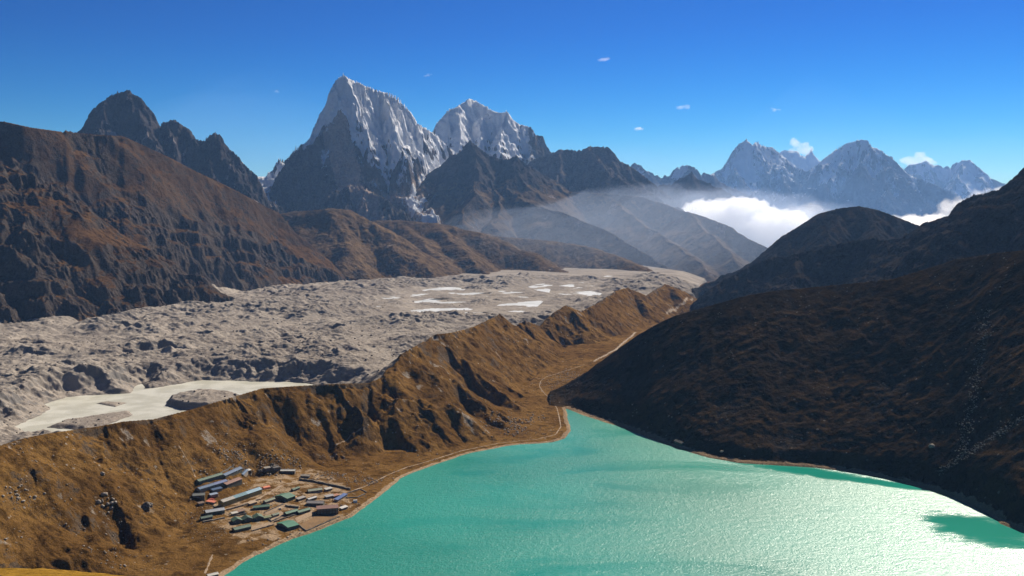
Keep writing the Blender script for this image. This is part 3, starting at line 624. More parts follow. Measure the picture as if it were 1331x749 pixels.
M_mor = terrain_mat('moraine_grass', (.055, .04, .027), (.115, .085, .06), (.125, .066, .0205), (.195, .108, .034), 16, scree=(.27, .23, .19), dirt=(.36, .26, .165), speck=.16, bump=1.2)
ground = setting(NP.mesh('ground', H, M_mor, keep=H > -14), 'brown grassy moraine ridge and terrace along the left side of the turquoise lake', 'ground')

# --- dark hill on the right shore
HP = Patch(715, 1470, 950, 3100, .00088, .0010)
RH = []
for px, cy, sy, s in ((715, 512, 529, .2), (735, 502, 531, .25), (750, 493, 536, .3), (770, 480, 543, .36), (800, 458, 553, .42), (830, 436, 564, .46), (850, 425, 573, .48), (880, 411, 583, .5), (910, 402, 592, .51), (960, 388, 602, .53), (1000, 380, 605, .55), (1080, 372, 611, .57), (1160, 364, 625, .6), (1200, 351, 635, .6), (1240, 338, 648, .6), (1290, 330, 672, .6), (1331, 326, 693, .6), (1400, 318, 720, .6), (1480, 310, 760, .6)):
    rs = (CAMZ) / (-ray(px, sy)[2] / math.hypot(*ray(px, sy)[:2])); e = ray(px, cy)[2] / math.hypot(*ray(px, cy)[:2])
    rc2 = (CAMZ + s * rs) / (s - e); RH.append((px, rs, rc2, CAMZ + e * rc2))
rs = interp_px(HP, RH, 1); rcx = interp_px(HP, RH, 2); zc = interp_px(HP, RH, 3)
DH = poly_sdf(HP.X, HP.Y, lake_poly) + 1.5 * fbm(HP.X / 25, HP.Y / 25, 3, 5)
t = (HP.RR - rs) / (rcx - rs)
f = np.where(t < 1, 1 - (1 - np.clip(t, -.2, 1)) ** 1.0, 1 - .25 * (t - 1) - .5 * (t - 1) ** 2)
H0 = zc * f
H0 = np.where(DH > 0, np.maximum(H0, 0) + 0, H0)
bench = sst(0, 14, DH)
H0 = np.where(DH < 0, .4 * DH, 1.3 * sst(0, 3, DH) + H0 * sst(-5, 30, DH))
G = HP.grad(HP.blur(H0, 6)); sl = np.hypot(*G)
E2 = erosion(HP.X, HP.Y, G[0], G[1], 85, 5, 1.2, 151)
ff = sst(3, 38, DH) * sst(.08, .4, sl)
n1 = fbm(HP.X / 90, HP.Y / 90, 5, 161); n8 = fbm(HP.X / 12, HP.Y / 12, 3, 163)
crestf = 1 - .75 * np.exp(-((t - 1) / .12) ** 2)
H = H0 + ff * crestf * (3 * (E2 - .2) * sst(20, 160, DH) + 8 * n1 * sst(4, 50, DH) + 1.9 * n8)
HP.attr['grass'] = np.clip(.7 + .7 * n1 + .3 * n8, 0, 1); HP.attr['scree'] = .5 * sst(.45, .9, n1 - .4 * E2 + .5 * n8); HP.attr['snow'] = np.zeros_like(H)
HP.attr['dirt'] = sst(13, 5, DH + 5 * n8) * .95
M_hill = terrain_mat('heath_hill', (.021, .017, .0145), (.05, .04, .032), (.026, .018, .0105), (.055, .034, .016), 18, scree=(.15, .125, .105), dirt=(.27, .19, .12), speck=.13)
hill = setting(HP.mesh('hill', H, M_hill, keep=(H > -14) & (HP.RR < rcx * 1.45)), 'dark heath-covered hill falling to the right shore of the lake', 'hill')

# --- lake water
lm = NT('lake_water')
w1 = lm.noise(.11, 3, .6); w2 = lm.noise(.42, 4, .65, stretch=(1, .8, 1)); w3 = lm.noise(1.6, 3, .6)
pat = lm.noise(.0055, 5, .6, 1.0, stretch=(.55, 1.5, 1))
lm.col(lm.mix(lm.ramp(lm.noise(.003, 3, .5), .35, .65), (.008, .195, .138), (.014, .245, .18)))
lm.set(IOR=1.33); lm.b.inputs['Specular IOR Level'].default_value = .6
# sheltered, windless patches close to the right shore
calm = None
for (px, py), rx, ry, rot in (((1050, 613), 95, 22, -.62), ((1290, 690), 75, 60, -.7), ((1250, 680), 50, 34, -.6), ((1150, 628), 60, 14, -.6)):
    cxy = at_level(px, py, 0); vm = lm.n('ShaderNodeVectorMath', operation='SUBTRACT'); lm.l(lm.co, vm.inputs[0]); vm.inputs[1].default_value = (cxy[0], cxy[1], 0)
    mp = lm.n('ShaderNodeMapping'); mp.inputs['Rotation'].default_value = (0, 0, -rot); lm.l(vm.outputs[0], mp.inputs['Vector'])
    m2 = lm.n('ShaderNodeMapping'); m2.inputs['Scale'].default_value = (1 / rx, 1 / ry, 0); lm.l(mp.outputs[0], m2.inputs['Vector'])
    ln = lm.n('ShaderNodeVectorMath', operation='LENGTH'); lm.l(m2.outputs[0], ln.inputs[0])
    e = lm.math('ADD', ln.outputs['Value'], lm.math('MULTIPLY', lm.math('SUBTRACT', lm.noise(.028, 6, .65, .8, stretch=(.7, 1.3, 1)), .5), 2.0))
    k = lm.ramp(e, .5, 1.45, 1, 0); calm = k if calm is None else lm.math('MAXIMUM', calm, k)
calm = lm.math('MAXIMUM', calm, lm.ramp(pat, .48, .70, 0, .32))
ro_ = lm.n('ShaderNodeMapRange'); ro_.inputs['To Min'].default_value = .35; ro_.inputs['To Max'].default_value = .10; lm.l(calm, ro_.inputs['Value']); lm.l(ro_.outputs[0], lm.b.inputs['Roughness'])
live = lm.math('SUBTRACT', 1, lm.math('MULTIPLY', calm, .93))
b = None
for w_, d_, s_ in ((w1, 1.5, .5), (w2, .8, .8), (w3, .25, .6)):
    bn = lm.n('ShaderNodeBump'); bn.inputs['Distance'].default_value = d_; lm.l(lm.math('MULTIPLY', live, s_), bn.inputs['Strength']); lm.l(w_, bn.inputs['Height'])
    if b: lm.l(b, bn.inputs['Normal'])
    b = bn.outputs[0]
lm.l(b, lm.b.inputs['Normal'])
def flat_poly(name, poly, z, mat):
    bm = bmesh.new(); vs = [bm.verts.new((x, y, z)) for x, y in poly]; f = bm.faces.new(vs); f.normal_update()
    if f.normal.z < 0: f.normal_flip()
    me = bpy.data.meshes.new(name); bmesh.ops.triangulate(bm, faces=bm.faces[:]); bm.to_mesh(me); bm.free(); me.materials.append(mat)
    o = bpy.data.objects.new(name, me); COL.objects.link(o); return o
lake = flat_poly('lake', [(-420, 640), (-420, 1150), (-60, 1950), (60, 2010), (160, 2010), (780, 1300), (1000, 900), (900, 640)], 0, lm.m)
setting(lake, 'turquoise glacial lake with bright sun glitter on the right', 'lake')

# --- glacier: rubble, ice cliffs and milky ponds
GP = Patch(-110, 985, 1330, 7600, .00088, .0009)
X, Y = GP.X, GP.Y
wx = 22 * fbm(X / 90, Y / 90, 3, 201); wy = 22 * fbm(X / 90 + 9, Y / 90, 3, 203)
bil = lambda s, o, sd: 1 - 2 * np.abs(fbm((X + wx) / s, (Y + wy) / s, o, sd)) * 1.4
lowm = sst(-.35, .4, fbm(X / 330, Y / 330, 3, 209))
ca, sa = math.cos(R(38)), math.sin(R(38))
XF, YF = (X * ca + Y * sa) + 2 * wx, (-X * sa + Y * ca) + 2 * wy       # along / across the ice flow
hum = 26 * fbm(XF / 520, YF / 260, 4, 207) + (9 + 20 * lowm) * ridged(XF / 260, YF / 140, 5, 211, .52) + (2 + 5 * lowm) * bil(70, 5, 213) + (1 + 2.2 * lowm) * ridged(X / 24, Y / 24, 4, 215) + 4
base = 17 - sst(3500, 7000, GP.RR) * 6
H = base - 6 + (1.08 * hum + 5 * ridged(X / 46, Y / 38, 5, 219, .6) - 2.5) * (1 - .3 * sst(4500, 6500, GP.RR)) - 130 * sst(5500, 6400, GP.RR + 250 * fbm(X / 300, Y / 300, 3, 247))
# bank along the left mountain: pale lateral moraine
foot = np.interp(GP.PX, [q[0] for q in LM] + [600, 760, 900], [q[1] for q in LM] + [6000, 6300, 6300])
lat = (foot - GP.RR)
H = H + 40 * sst(420, 40, lat) * sst(330, 200, GP.PX) - 22 * sst(700, 100, lat) * sst(230, 320, GP.PX) * sst(640, 520, GP.PX) + 12 * sst(500, 0, lat) * fbm(X / 80, Y / 80, 3, 219)
CR = poly_sdf(X, Y, [p[:2] for p in CREST] + [(950, 5000), (1300, 6500), (900, 8200), (-9000, 8200), (-3000, 1000), (-900, 900)])
POND = [(20, 552), (36, 547), (68, 532), (53, 526), (86, 516), (130, 513), (169, 511), (178, 503), (184, 497), (190, 505), (210, 503), (240, 498), (263, 494), (300, 495), (350, 496), (400, 498), (440, 505), (440, 540), (300, 560), (210, 575), (120, 580), (40, 575)]
pp = [at_level(x, y, 0)[:2] for x, y in POND]
pw = 14 * fbm(X / 60, Y / 60, 4, 221)
PD = poly_sdf(X, Y, pp) + pw
isl = poly_sdf(X, Y, [at_level(x, y, 0)[:2] for x, y in ((214, 527), (217, 521), (262, 512), (300, 515), (320, 520), (300, 528), (272, 534), (235, 533))]) + .4 * pw
isl2 = poly_sdf(X, Y, [at_level(x, y, 0)[:2] for x, y in ((60, 556), (80, 549), (130, 541), (168, 535), (174, 540), (150, 549), (110, 560))]) + .5 * pw
isl3 = poly_sdf(X, Y, [at_level(x, y, 0)[:2] for x, y in ((123, 525), (140, 522), (165, 524), (150, 529))]) + .4 * pw
cliff = 7 * sst(0, 10, PD) * sst(260, 60, PD)
H = np.where(PD < 0, np.minimum(-.25 * -PD, -1.2), np.maximum(H, 1.0) * sst(0, 75, PD + 22 * fbm(X / 34, Y / 34, 3, 227)) + cliff * np.clip(.5 + 1.1 * fbm(X / 70, Y / 70, 4, 223), .05, 1.2) + 1.2)
H = np.maximum(H, np.where(isl < 0, 11 * sst(0, -14, isl) + (9 * ridged(X / 45, Y / 45, 4, 225) - 3) * sst(0, -40, isl) + .1 * -isl, -50))
H = np.maximum(H, np.where(isl2 < 0, 6 * sst(0, -12, isl2) + 2 * fbm(X / 18, Y / 18, 3, 226), -50))
H = np.maximum(H, np.where(isl3 < 0, 2.5 * sst(0, -8, isl3), -50))
# far ponds fill the hollows inside these outlines
PONDS = [((500, 404), (540, 398), (579, 396), (600, 401), (622, 406), (604, 412), (560, 410), (530, 409)), ((648, 399), (660, 393), (702, 391), (694, 398), (664, 402)), ((622, 384), (650, 379), (680, 381), (708, 387), (664, 390), (640, 388)), ((716, 382), (750, 380), (780, 377), (772, 386), (734, 386)), ((505, 387), (540, 380), (580, 374), (626, 381), (600, 389), (550, 388)), ((690, 373), (705, 369), (716, 370), (712, 379), (700, 377)), ((772, 363), (790, 359), (803, 360), (800, 364)), ((618, 409), (630, 406), (642, 406), (636, 410)), ((536, 393), (575, 388), (612, 391), (580, 395)), ((664, 405), (690, 401), (690, 406)), ((730, 372), (756, 368), (772, 372), (750, 375)), ((468, 399), (492, 394), (508, 397), (490, 402))]
pond_lv = []
for q in PONDS:
    zl = 19
    pl = [at_level(x, y, zl)[:2] for x, y in q]
    d = poly_sdf(X, Y, pl) - 45 + 150 * fbm(X / 260, Y / 260, 5, 231) + 30 * fbm(X / 60, Y / 60, 3, 232)
    near_ = sst(120, 10, d)
    H = H * (1 - near_) + near_ * (zl + 1.0 + .06 * np.clip(d, -30, 120) + .30 * (hum - 17))
    pond_lv.append((pl, zl))
farm = sst(3300, 4600, GP.RR) * np.maximum(sst(150, 800, lat), sst(520, 640, GP.PX)) * np.minimum(1, np.clip((H - 18) / 14 + .25, 0, 1))
H = H + farm * (17 * ridged((X + wx) / 150, (Y + wy) / 230, 5, 249, .55) - 7)
H = H - 60 * sst(-200, 30, CR) * sst(4100, 4600, GP.RR)
H = H - 45 * sst(-30, 15, CR)
GP.H = H
nG = fbm(X / 130, Y / 130, 4, 241); n3 = fbm(X / 30, Y / 30, 4, 243)
slG = np.hypot(*GP.grad(H))
gm = NT('glacier_rubble')
a1 = gm.noise(1 / 14., 8, .7); a2 = gm.noise(1 / 3., 6, .7); a3 = gm.noise(1 / 160., 5, .6)
c = gm.mix(gm.ramp(a3, .38, .60), (.19, .162, .135), (.275, .240, .20))
c = gm.mix(gm.ramp(a1, .48, .70, 0, .75), c, (.17, .137, .11)); c = gm.mix(gm.ramp(a2, .35, .6, .5, 0), c, (.40, .36, .32))
c = gm.mix(gm.at('ice'), c, (.13, .125, .12)); c = gm.mix(gm.at('pale'), c, (.37, .32, .265))
gm.col(c); gm.set(Roughness=.95); gm.b.inputs['Specular IOR Level'].default_value = 0
gm.l(gm.bump(a2, .5, .9, gm.bump(a1, 3.5, .8)), gm.b.inputs['Normal'])
GP.attr['ice'] = sst(.75, 1.2, slG + .4 * n3) * .8; GP.attr['pale'] = np.clip(sst(.1, .6, nG + .5 * n3) * .6 + sst(450, 80, lat) * .55 * sst(520, 380, GP.PX), 0, 1)
glacier = setting(GP.mesh('glacier', H, gm.m, keep=(CR < 15) & (GP.RR < 7500)), 'grey rubble-covered glacier filling the valley behind the moraine ridge', 'glacier')
pm = NT('pond_water'); pm.col(pm.mix(pm.ramp(pm.noise(.02, 4, .6), .4, .62), (.44, .43, .35), (.56, .55, .47))); pm.set(Roughness=.35, IOR=1.33)
def grow(pl, k, lo=0):
    cx = sum(p[0] for p in pl) / len(pl); cy = sum(p[1] for p in pl) / len(pl)
    return [(cx + (x - cx) * k, cy + (y - cy) * k) for x, y in pl]
big_pond = setting(flat_poly('pond', grow(pp, 1.12), 0, pm.m), 'large cream-coloured meltwater pond directly behind the near moraine crest', 'pond')
plab = ['widest pale pond among the far rubble, left of the pond cluster', 'pale pond just behind the moraine peak, right of the widest one', 'thin pale pond beyond the moraine peak in the middle of the cluster', 'pale pond at the right end of the far cluster', 'long pale streak of pond behind the widest pond', 'narrow pale channel linking the farthest ponds', 'farthest pale pond near the end of the glacier', 'tiny pale pond between the widest pond and the moraine peak', 'pale streak of pond in the middle of the far cluster, above the widest pond', 'tiny pale pond right beside the moraine peak', 'thin pale pond above the right end of the far cluster', 'leftmost thin pale pond of the far cluster']
pm2 = NT('pond_ice'); pm2.col(pm2.mix(pm2.ramp(pm2.noise(.02, 4, .6), .4, .62), (.46, .475, .46), (.60, .61, .60))); pm2.set(Roughness=.45, IOR=1.33)
for (pl, zl), lb in zip(pond_lv, plab):
    setting(flat_poly('pond', grow(pl, 1.25), zl, pm2.m), lb, 'pond', group='ponds far back on the glacier')

# --- lowest valley floor, one sheet out past the horizon
VP = Patch(-500, 1830, 300, 110000, .012, .02)
VH = -45 - 260 * sst(5500, 11000, VP.RR) + 6 * fbm(VP.X / 400, VP.Y / 400, 3, 251)
for k in ('grass',): VP.attr[k] = np.full_like(VH, .7)
for k in ('snow', 'scree', 'dirt'): VP.attr[k] = np.zeros_like(VH)
setting(VP.mesh('ground', VH, M_brown), 'brown valley floor far below the peaks', 'ground')
# --- the slope the viewer stands on, only its grassy brow shows at the lower left
FP = Patch(-160, 420, 60, 560, .004, .01)
dp = lambda x_, y_: -ray(x_, y_)[2] / math.hypot(*ray(x_, y_)[:2])
ep = ((-160, 733), (0, 739), (40, 739), (95, 743), (150, 748), (300, 775), (420, 800))
edge = np.interp(FP.PX, [e_[0] for e_ in ep], [dp(*e_) for e_ in ep])
FH = CAMZ - edge * 500 + np.where(FP.RR < 500, (500 - FP.RR) * (edge - .03), -(FP.RR - 500) * .62) + 1.0 * fbm(FP.X / 7, FP.Y / 7, 4, 261) - .6
FP.attr['grass'] = np.full_like(FH, 1.); FP.attr['scree'] = sst(.4, .7, fbm(FP.X / 12, FP.Y / 12, 3, 263)); FP.attr['dirt'] = FP.attr['snow'] = np.zeros_like(FH)
M_fg = terrain_mat('yellow_grass', (.09, .06, .03), (.13, .09, .05), (.22, .125, .02), (.30, .17, .03), 6)
setting(FP.mesh('hill', FH, M_fg), 'yellow grassy brow of the viewer\'s own slope in the lower left corner', 'hill')
print('near', round(time.time() - T0, 1))
# ================================================================== village
def crop(cx, cy): return 230 + cx / 4.4333, 580 + cy / 4.4315
def crop2(cx, cy): return 350 + cx / 6.808, 590 + cy / 6.808
_mats = {}
def paint(name, c, metal=False, rough=.6):
    k = (name, c)
    if k in _mats: return _mats[k]
    m = NT(name); n = m.noise(.9, 6, .65); n2 = m.noise(.18, 3, .6)
    cc = m.mix(m.ramp(n, .5, .72, 0, .55), c, tuple(v * .55 + .03 for v in c)); cc = m.mix(m.ramp(n2, .45, .7, 0, .4), cc, tuple(min(1, v * 1.35 + .02) for v in c))
    m.col(cc); m.set(Roughness=rough); m.b.inputs['Specular IOR Level'].default_value = .3
    if metal:
        w = m.n('ShaderNodeTexWave'); w.inputs['Scale'].default_value = 1.2; w.inputs['Distortion'].default_value = .1; m.l(m.co, w.inputs['Vector'])
        m.l(m.bump(w.outputs['Fac'], .06, .5), m.b.inputs['Normal'])
    else: m.l(m.bump(n, .12, .5), m.b.inputs['Normal'])
    _mats[k] = m.m; return m.m
def stone_mat():
    m = NT('dry_stone'); vo = m.n('ShaderNodeTexVoronoi'); vo.inputs['Scale'].default_value = 1.6; m.l(m.co, vo.inputs['Vector'])
    hs_ = m.n('ShaderNodeSeparateColor'); m.l(vo.outputs['Color'], hs_.inputs[0])
    c = m.mix(hs_.outputs[0], (.13, .11, .09), (.30, .265, .22)); c = m.mix(m.ramp(vo.outputs['Distance'], .3, .6, 0, .8), c, (.05, .042, .035))
    m.col(c); m.set(Roughness=.95); m.l(m.bump(vo.outputs['Distance'], -.25, .8), m.b.inputs['Normal']); return m.m
M_stone = stone_mat()
GLASS = NT('window_glass').set(Roughness=.08); GLASS.col((.02, .025, .03)); GLASS = GLASS.m
def link(name, bm, mat, parent=None):
    bmesh.ops.recalc_face_normals(bm, faces=bm.faces[:])
    me = bpy.data.meshes.new(name); bm.to_mesh(me); bm.free()
    for m in (mat if isinstance(mat, (list, tuple)) else [mat]): me.materials.append(m)
    o = bpy.data.objects.new(name, me); COL.objects.link(o); o.parent = parent; return o
def box(bm, x0, x1, y0, y1, z0, z1):
    v = [bm.verts.new(p) for p in ((x0, y0, z0), (x1, y0, z0), (x1, y1, z0), (x0, y1, z0), (x0, y0, z1), (x1, y0, z1), (x1, y1, z1), (x0, y1, z1))]
    for f in ((0, 3, 2, 1), (4, 5, 6, 7), (0, 1, 5, 4), (1, 2, 6, 5), (2, 3, 7, 6), (3, 0, 4, 7)): bm.faces.new([v[i] for i in f])
def prism(bm, pts, ax, a0, a1):
    """a flat outline pulled along an axis: ax 0 -> outline in (y, z), ax 1 -> outline in (x, z)"""
    mk = (lambda a, p: (a, p[0], p[1])) if ax == 0 else (lambda a, p: (p[0], a, p[1]))
    A = [bm.verts.new(mk(a0, p)) for p in pts]; B = [bm.verts.new(mk(a1, p)) for p in pts]; n = len(pts)
    bm.faces.new(A); bm.faces.new(B[::-1])
    for i in range(n): bm.faces.new((A[i], B[i], B[(i + 1) % n], A[(i + 1) % n]))
def thing(name, label, cat, loc, rz=0, group=None):
    o = bpy.data.objects.new(name, None); COL.objects.link(o); o.location = loc; o.rotation_euler = (0, 0, rz); o['label'] = label; o['category'] = cat
    if group: o['group'] = group
    return o
_win = {}
def window_at(parent, x, y, z, face, w, h, fc):
    key = (round(w, 2), round(h, 2), fc)
    if key not in _win:
        bm = bmesh.new(); t = .12
        box(bm, -w / 2, w / 2, -.07, .03, -h / 2, -h / 2 + t); box(bm, -w / 2, w / 2, -.07, .03, h / 2 - t, h / 2)
        box(bm, -w / 2, -w / 2 + t, -.068, .03, -h / 2 + t, h / 2 - t); box(bm, w / 2 - t, w / 2, -.068, .03, -h / 2 + t, h / 2 - t); box(bm, -.04, .04, -.06, .02, -h / 2 + t, h / 2 - t)
        a = link('window', bm, paint('window_paint', fc)); bm = bmesh.new(); box(bm, -w / 2 + t, w / 2 - t, -.03, .01, -h / 2 + t, h / 2 - t); b = link('pane', bm, GLASS, a)
        _win[key] = (a, b)
    else:
        a0, b0 = _win[key]; a = a0.copy(); COL.objects.link(a); b = b0.copy(); COL.objects.link(b); b.parent = a
    a.parent = parent; a.location = (x, y, z); a.rotation_euler = (0, 0, {'f': 0, 'l': -math.pi / 2, 'r': math.pi / 2, 'b': math.pi}[face])
def house(label, a, b, depth, wh, rh, rcol, wcol, kind='along', wins=3, storeys=1, roofs=None, P=None, eave=.55, fc=(.55, .5, .42), cat='house', name='house', door=True, chimney=False, group='buildings of the lakeside village'):
    P = P or NP
    A = P.hit(*a); B = P.hit(*b); A.z = B.z = 0
    d = B - A; L = d.length; e1 = d.normalized(); e2 = Vector((-e1.y, e1.x, 0))
    if e2.dot(A) < 0: e2 = -e2; 
    rz = math.atan2(e1.y, e1.x); c = (A + B) / 2 + e2 * depth / 2
    zs = [P.sample(*(c + e1 * i * L / 2 + e2 * j * depth / 2)[:2]) for i in (-1, 0, 1) for j in (-1, 0, 1)]
    z0 = sum(zs) / len(zs) + .1; lo = min(zs) - z0 - .6
    t = thing(name, label, cat, (c.x, c.y, z0), rz, group)
    hx, hy = L / 2, depth / 2
    wm = M_stone if wcol is None else paint('wall_paint', wcol); bm = bmesh.new()
    if kind == 'along': prism(bm, [(-hy, lo), (hy, lo), (hy, wh), (0, wh + rh), (-hy, wh)], 0, -hx, hx)
    elif kind == 'across': prism(bm, [(-hx, lo), (hx, lo), (hx, wh), (0, wh + rh), (-hx, wh)], 1, -hy, hy)
    elif kind == 'shed': prism(bm, [(-hy, lo), (hy, lo), (hy, wh + rh), (-hy, wh)], 0, -hx, hx)
    else: box(bm, -hx, hx, -hy, hy, lo, wh)
    link('wall', bm, wm, t)
    roofs = roofs or [(0, 1, rcol)]; th = .16
    for s0, s1, rc in roofs:
        bm = bmesh.new(); x0 = -hx + s0 * L - (eave if s0 == 0 else -.02); x1 = -hx + s1 * L + (eave if s1 == 1 else -.02)
        if kind == 'along':
            k = rh / hy; q = hy + eave
            prism(bm, [(-q, wh - k * eave + .05), (0, wh + rh + .05), (q, wh - k * eave + .05), (q, wh - k * eave + .05 + th), (0, wh + rh + .05 + th), (-q, wh - k * eave + .05 + th)], 0, x0, x1)
        elif kind == 'across':
            k = rh / hx; q = hx + eave
            prism(bm, [(-q, wh - k * eave + .05), (0, wh + rh + .05), (q, wh - k * eave + .05), (q, wh - k * eave + .05 + th), (0, wh + rh + .05 + th), (-q, wh - k * eave + .05 + th)], 1, -hy - eave, hy + eave)
        elif kind == 'shed':
            k = rh / depth
            prism(bm, [(-hy - eave, wh - k * eave + .05), (hy + eave, wh + rh + k * eave + .05), (hy + eave, wh + rh + k * eave + .05 + th), (-hy - eave, wh - k * eave + .05 + th)], 0, x0, x1)
        else: box(bm, x0, x1, -hy - eave, hy + eave, wh + .02, wh + .02 + th * 1.6)
        ro = link('roof', bm, paint('roof_sheet', rc, True), t)
    if kind == 'along' and roofs:      # ridge cap
        bm = bmesh.new(); box(bm, -hx - eave - .05, hx + eave + .05, -.22, .22, wh + rh + .16, wh + rh + .34); link('ridge_cap', bm, paint('ridge_metal', tuple(min(1, v * .7 + .05) for v in roofs[-1][2]), True), ro)
    if chimney:
        bm = bmesh.new(); box(bm, hx * .4, hx * .4 + .7, -.35 + hy * .3, .35 + hy * .3, wh, wh + rh + 1.2); link('chimney', bm, M_stone, ro)
    sh = wh / storeys
    for s in range(storeys):
        n = wins
        for i in range(n):
            x = -hx + L * (i + .5) / n
            if door and s == 0 and i == n // 2: continue
            window_at(t, x, -hy - .02, sh * (s + .55), 'f', min(1.6, L / n * .55), sh * .42, fc)
        if depth > 6.5: window_at(t, -hx - .02, 0, sh * (s + .55), 'l', 1.4, sh * .42, fc)
    if door and wins:
        x = -hx + L * (wins // 2 + .5) / wins
        bm = bmesh.new(); box(bm, x - .6, x + .6, -hy - .08, -hy + .04, 0, min(2.1, sh * .8)); link('door', bm, paint('door_paint', (.16, .08, .05)), t)
    return t
G1, G2, G3, G4 = (.055, .10, .065), (.05, .13, .085), (.10, .125, .075), (.035, .07, .05)
BL, BL2, GR, GR2, PB = (.035, .075, .15), (.05, .095, .17), (.20, .205, .205), (.27, .29, .32), (.17, .28, .36)
DK, OL, ST = (.085, .09, .075), (.27, .24, .10), (.22, .19, .155)
house('long lodge with dark green sheet roof, topmost row of the village on the slope side', crop(128, 226), crop(266, 188), 7, 2.8, 1.6, G1, DK, wins=7)
house('lodge with bright blue gable roof at the top corner, right of the dark green lodge', crop(280, 190), crop(378, 162), 8, 3, 1.8, BL, DK, wins=5)
house('long low lodge with blue roof, in front of the dark green lodge', crop(132, 272), crop(292, 226), 7.5, 2.8, 1.6, BL2, ST, wins=8, roofs=[(0, .55, BL2), (.55, 1, (.07, .10, .22))])
house('lodge with rusty red-brown roof at the end of the long blue row', crop(288, 244), crop(376, 220), 10, 3.2, 1.7, (.18, .088, .06), DK, wins=4)
house('small shed with blue roof in front of the long blue-roofed lodge', crop(208, 270), crop(262, 256), 4.5, 2.2, .8, BL, ST, 'shed', wins=2)
house('grey-roofed lodge turned sideways at the left end of the village', crop(92, 296), crop(160, 322), 9, 3.2, 1.6, (.13, .14, .13), DK, wins=4)
house('little shed with salmon pink roof between the grey lodges at the left', crop(168, 326), crop(214, 336), 4, 2, .7, (.62, .20, .12), ST, 'shed', wins=1)
house('longest two-storey lodge with olive facade and roof of grey, teal and pale blue sheets', crop(268, 352), crop(490, 274), 9, 5.6, 2, GR, OL, wins=13, storeys=2, roofs=[(0, .3, (.25, .23, .20)), (.3, .62, (.06, .15, .19)), (.62, 1, PB)], chimney=True)
house('lodge with pale grey-blue roof below the longest lodge', crop(170, 402), crop(276, 388), 9.5, 3.6, 1.8, GR2, (.09, .115, .085), wins=5)
house('dark green hut at the left end, below the grey-blue roof', crop(142, 432), crop(206, 420), 6, 2.6, 1.3, G4, DK, wins=2)
house('green-roofed lodge with its gable end facing the lake, in the village centre', crop2(48, 396), crop2(160, 428), 15, 3.6, 2.6, G2, (.06, .085, .06), 'across', wins=3, storeys=1)
house('small green-roofed house near the village centre, left of the gabled lodge', crop(442, 368), crop(534, 362), 6.5, 2.8, 1.5, G2, DK, wins=3)
house('little house with olive roof behind the small green-roofed house', crop(512, 334), crop(566, 316), 5, 2.4, 1.2, G3, ST, wins=2)
for i, (x, lb) in enumerate(((325, 'leftmost of three joined dark green gabled houses'), (385, 'middle one of three joined dark green gabled houses'), (446, 'rightmost of three joined dark green gabled houses'))):
    house(lb, crop(x, 450 - i * 9), crop(x + 52, 444 - i * 9), 11, 3, 2.4, G1 if i != 1 else G4, DK, 'across', wins=2)
house('green house with white roof edge nearest the lake at the lower left', crop(335, 498), crop(428, 478), 8, 2.8, 1.7, G1, DK, wins=3)
house('bright green-roofed house with dark gable end, nearest the lake in the middle', crop2(66, 632), crop2(166, 682), 15, 3, 2.2, (.04, .155, .095), DK, 'across', wins=2)
house('small green-roofed house behind the bright green one', crop(632, 404), crop(700, 386), 6.5, 2.6, 1.4, G2, DK, wins=2)
house('small green-roofed house beside the brown lodge', crop(704, 396), crop(770, 378), 6.5, 2.6, 1.4, (.05, .12, .075), DK, wins=2)
house('large two-storey red-brown lodge with flat roof at the lake end of the village', crop2(424, 540), crop2(612, 536), 14, 6.8, 0, (.15, .078, .058), (.12, .068, .048), 'flat', wins=7, storeys=2)
house('lodge with wide grey roof joined to the back of the red-brown lodge', crop2(330, 458), crop2(474, 470), 10, 3.6, 1.6, (.18, .165, .165), DK, wins=4)
house('narrow shed with vivid blue roof right of the red-brown lodge', crop2(606, 428), crop2(692, 376), 5, 2.6, .6, (.035, .08, .22), ST, 'shed', wins=3)
house('house with grey-green roof at the back of the village, right of the centre', crop2(350, 350), crop2(470, 340), 7.5, 2.8, 1.5, (.17, .19, .14), ST, wins=4)
house('small grey-roofed shed beside the vivid blue roof', crop2(506, 400), crop2(574, 388), 5, 2.4, .6, (.25, .25, .26), ST, 'shed', wins=2)
house('stone hut with white roof standing alone at the foot of the moraine', crop2(100, 166), crop2(225, 180), 6.5, 2.6, 1.2, (.55, .55, .50), None, wins=3)
house('stone hut with pale roof at the bottom edge of the photo beside the stream path', (271, 752), (284, 750), 6, 2.4, 1, (.46, .44, .40), None, wins=1)
house('lone dark stone hut on the far shore below the dark hill', (876, 577), (886, 581), 6, 3.2, 1.6, (.06, .055, .05), (.08, .07, .06), wins=2, P=HP, group=None)
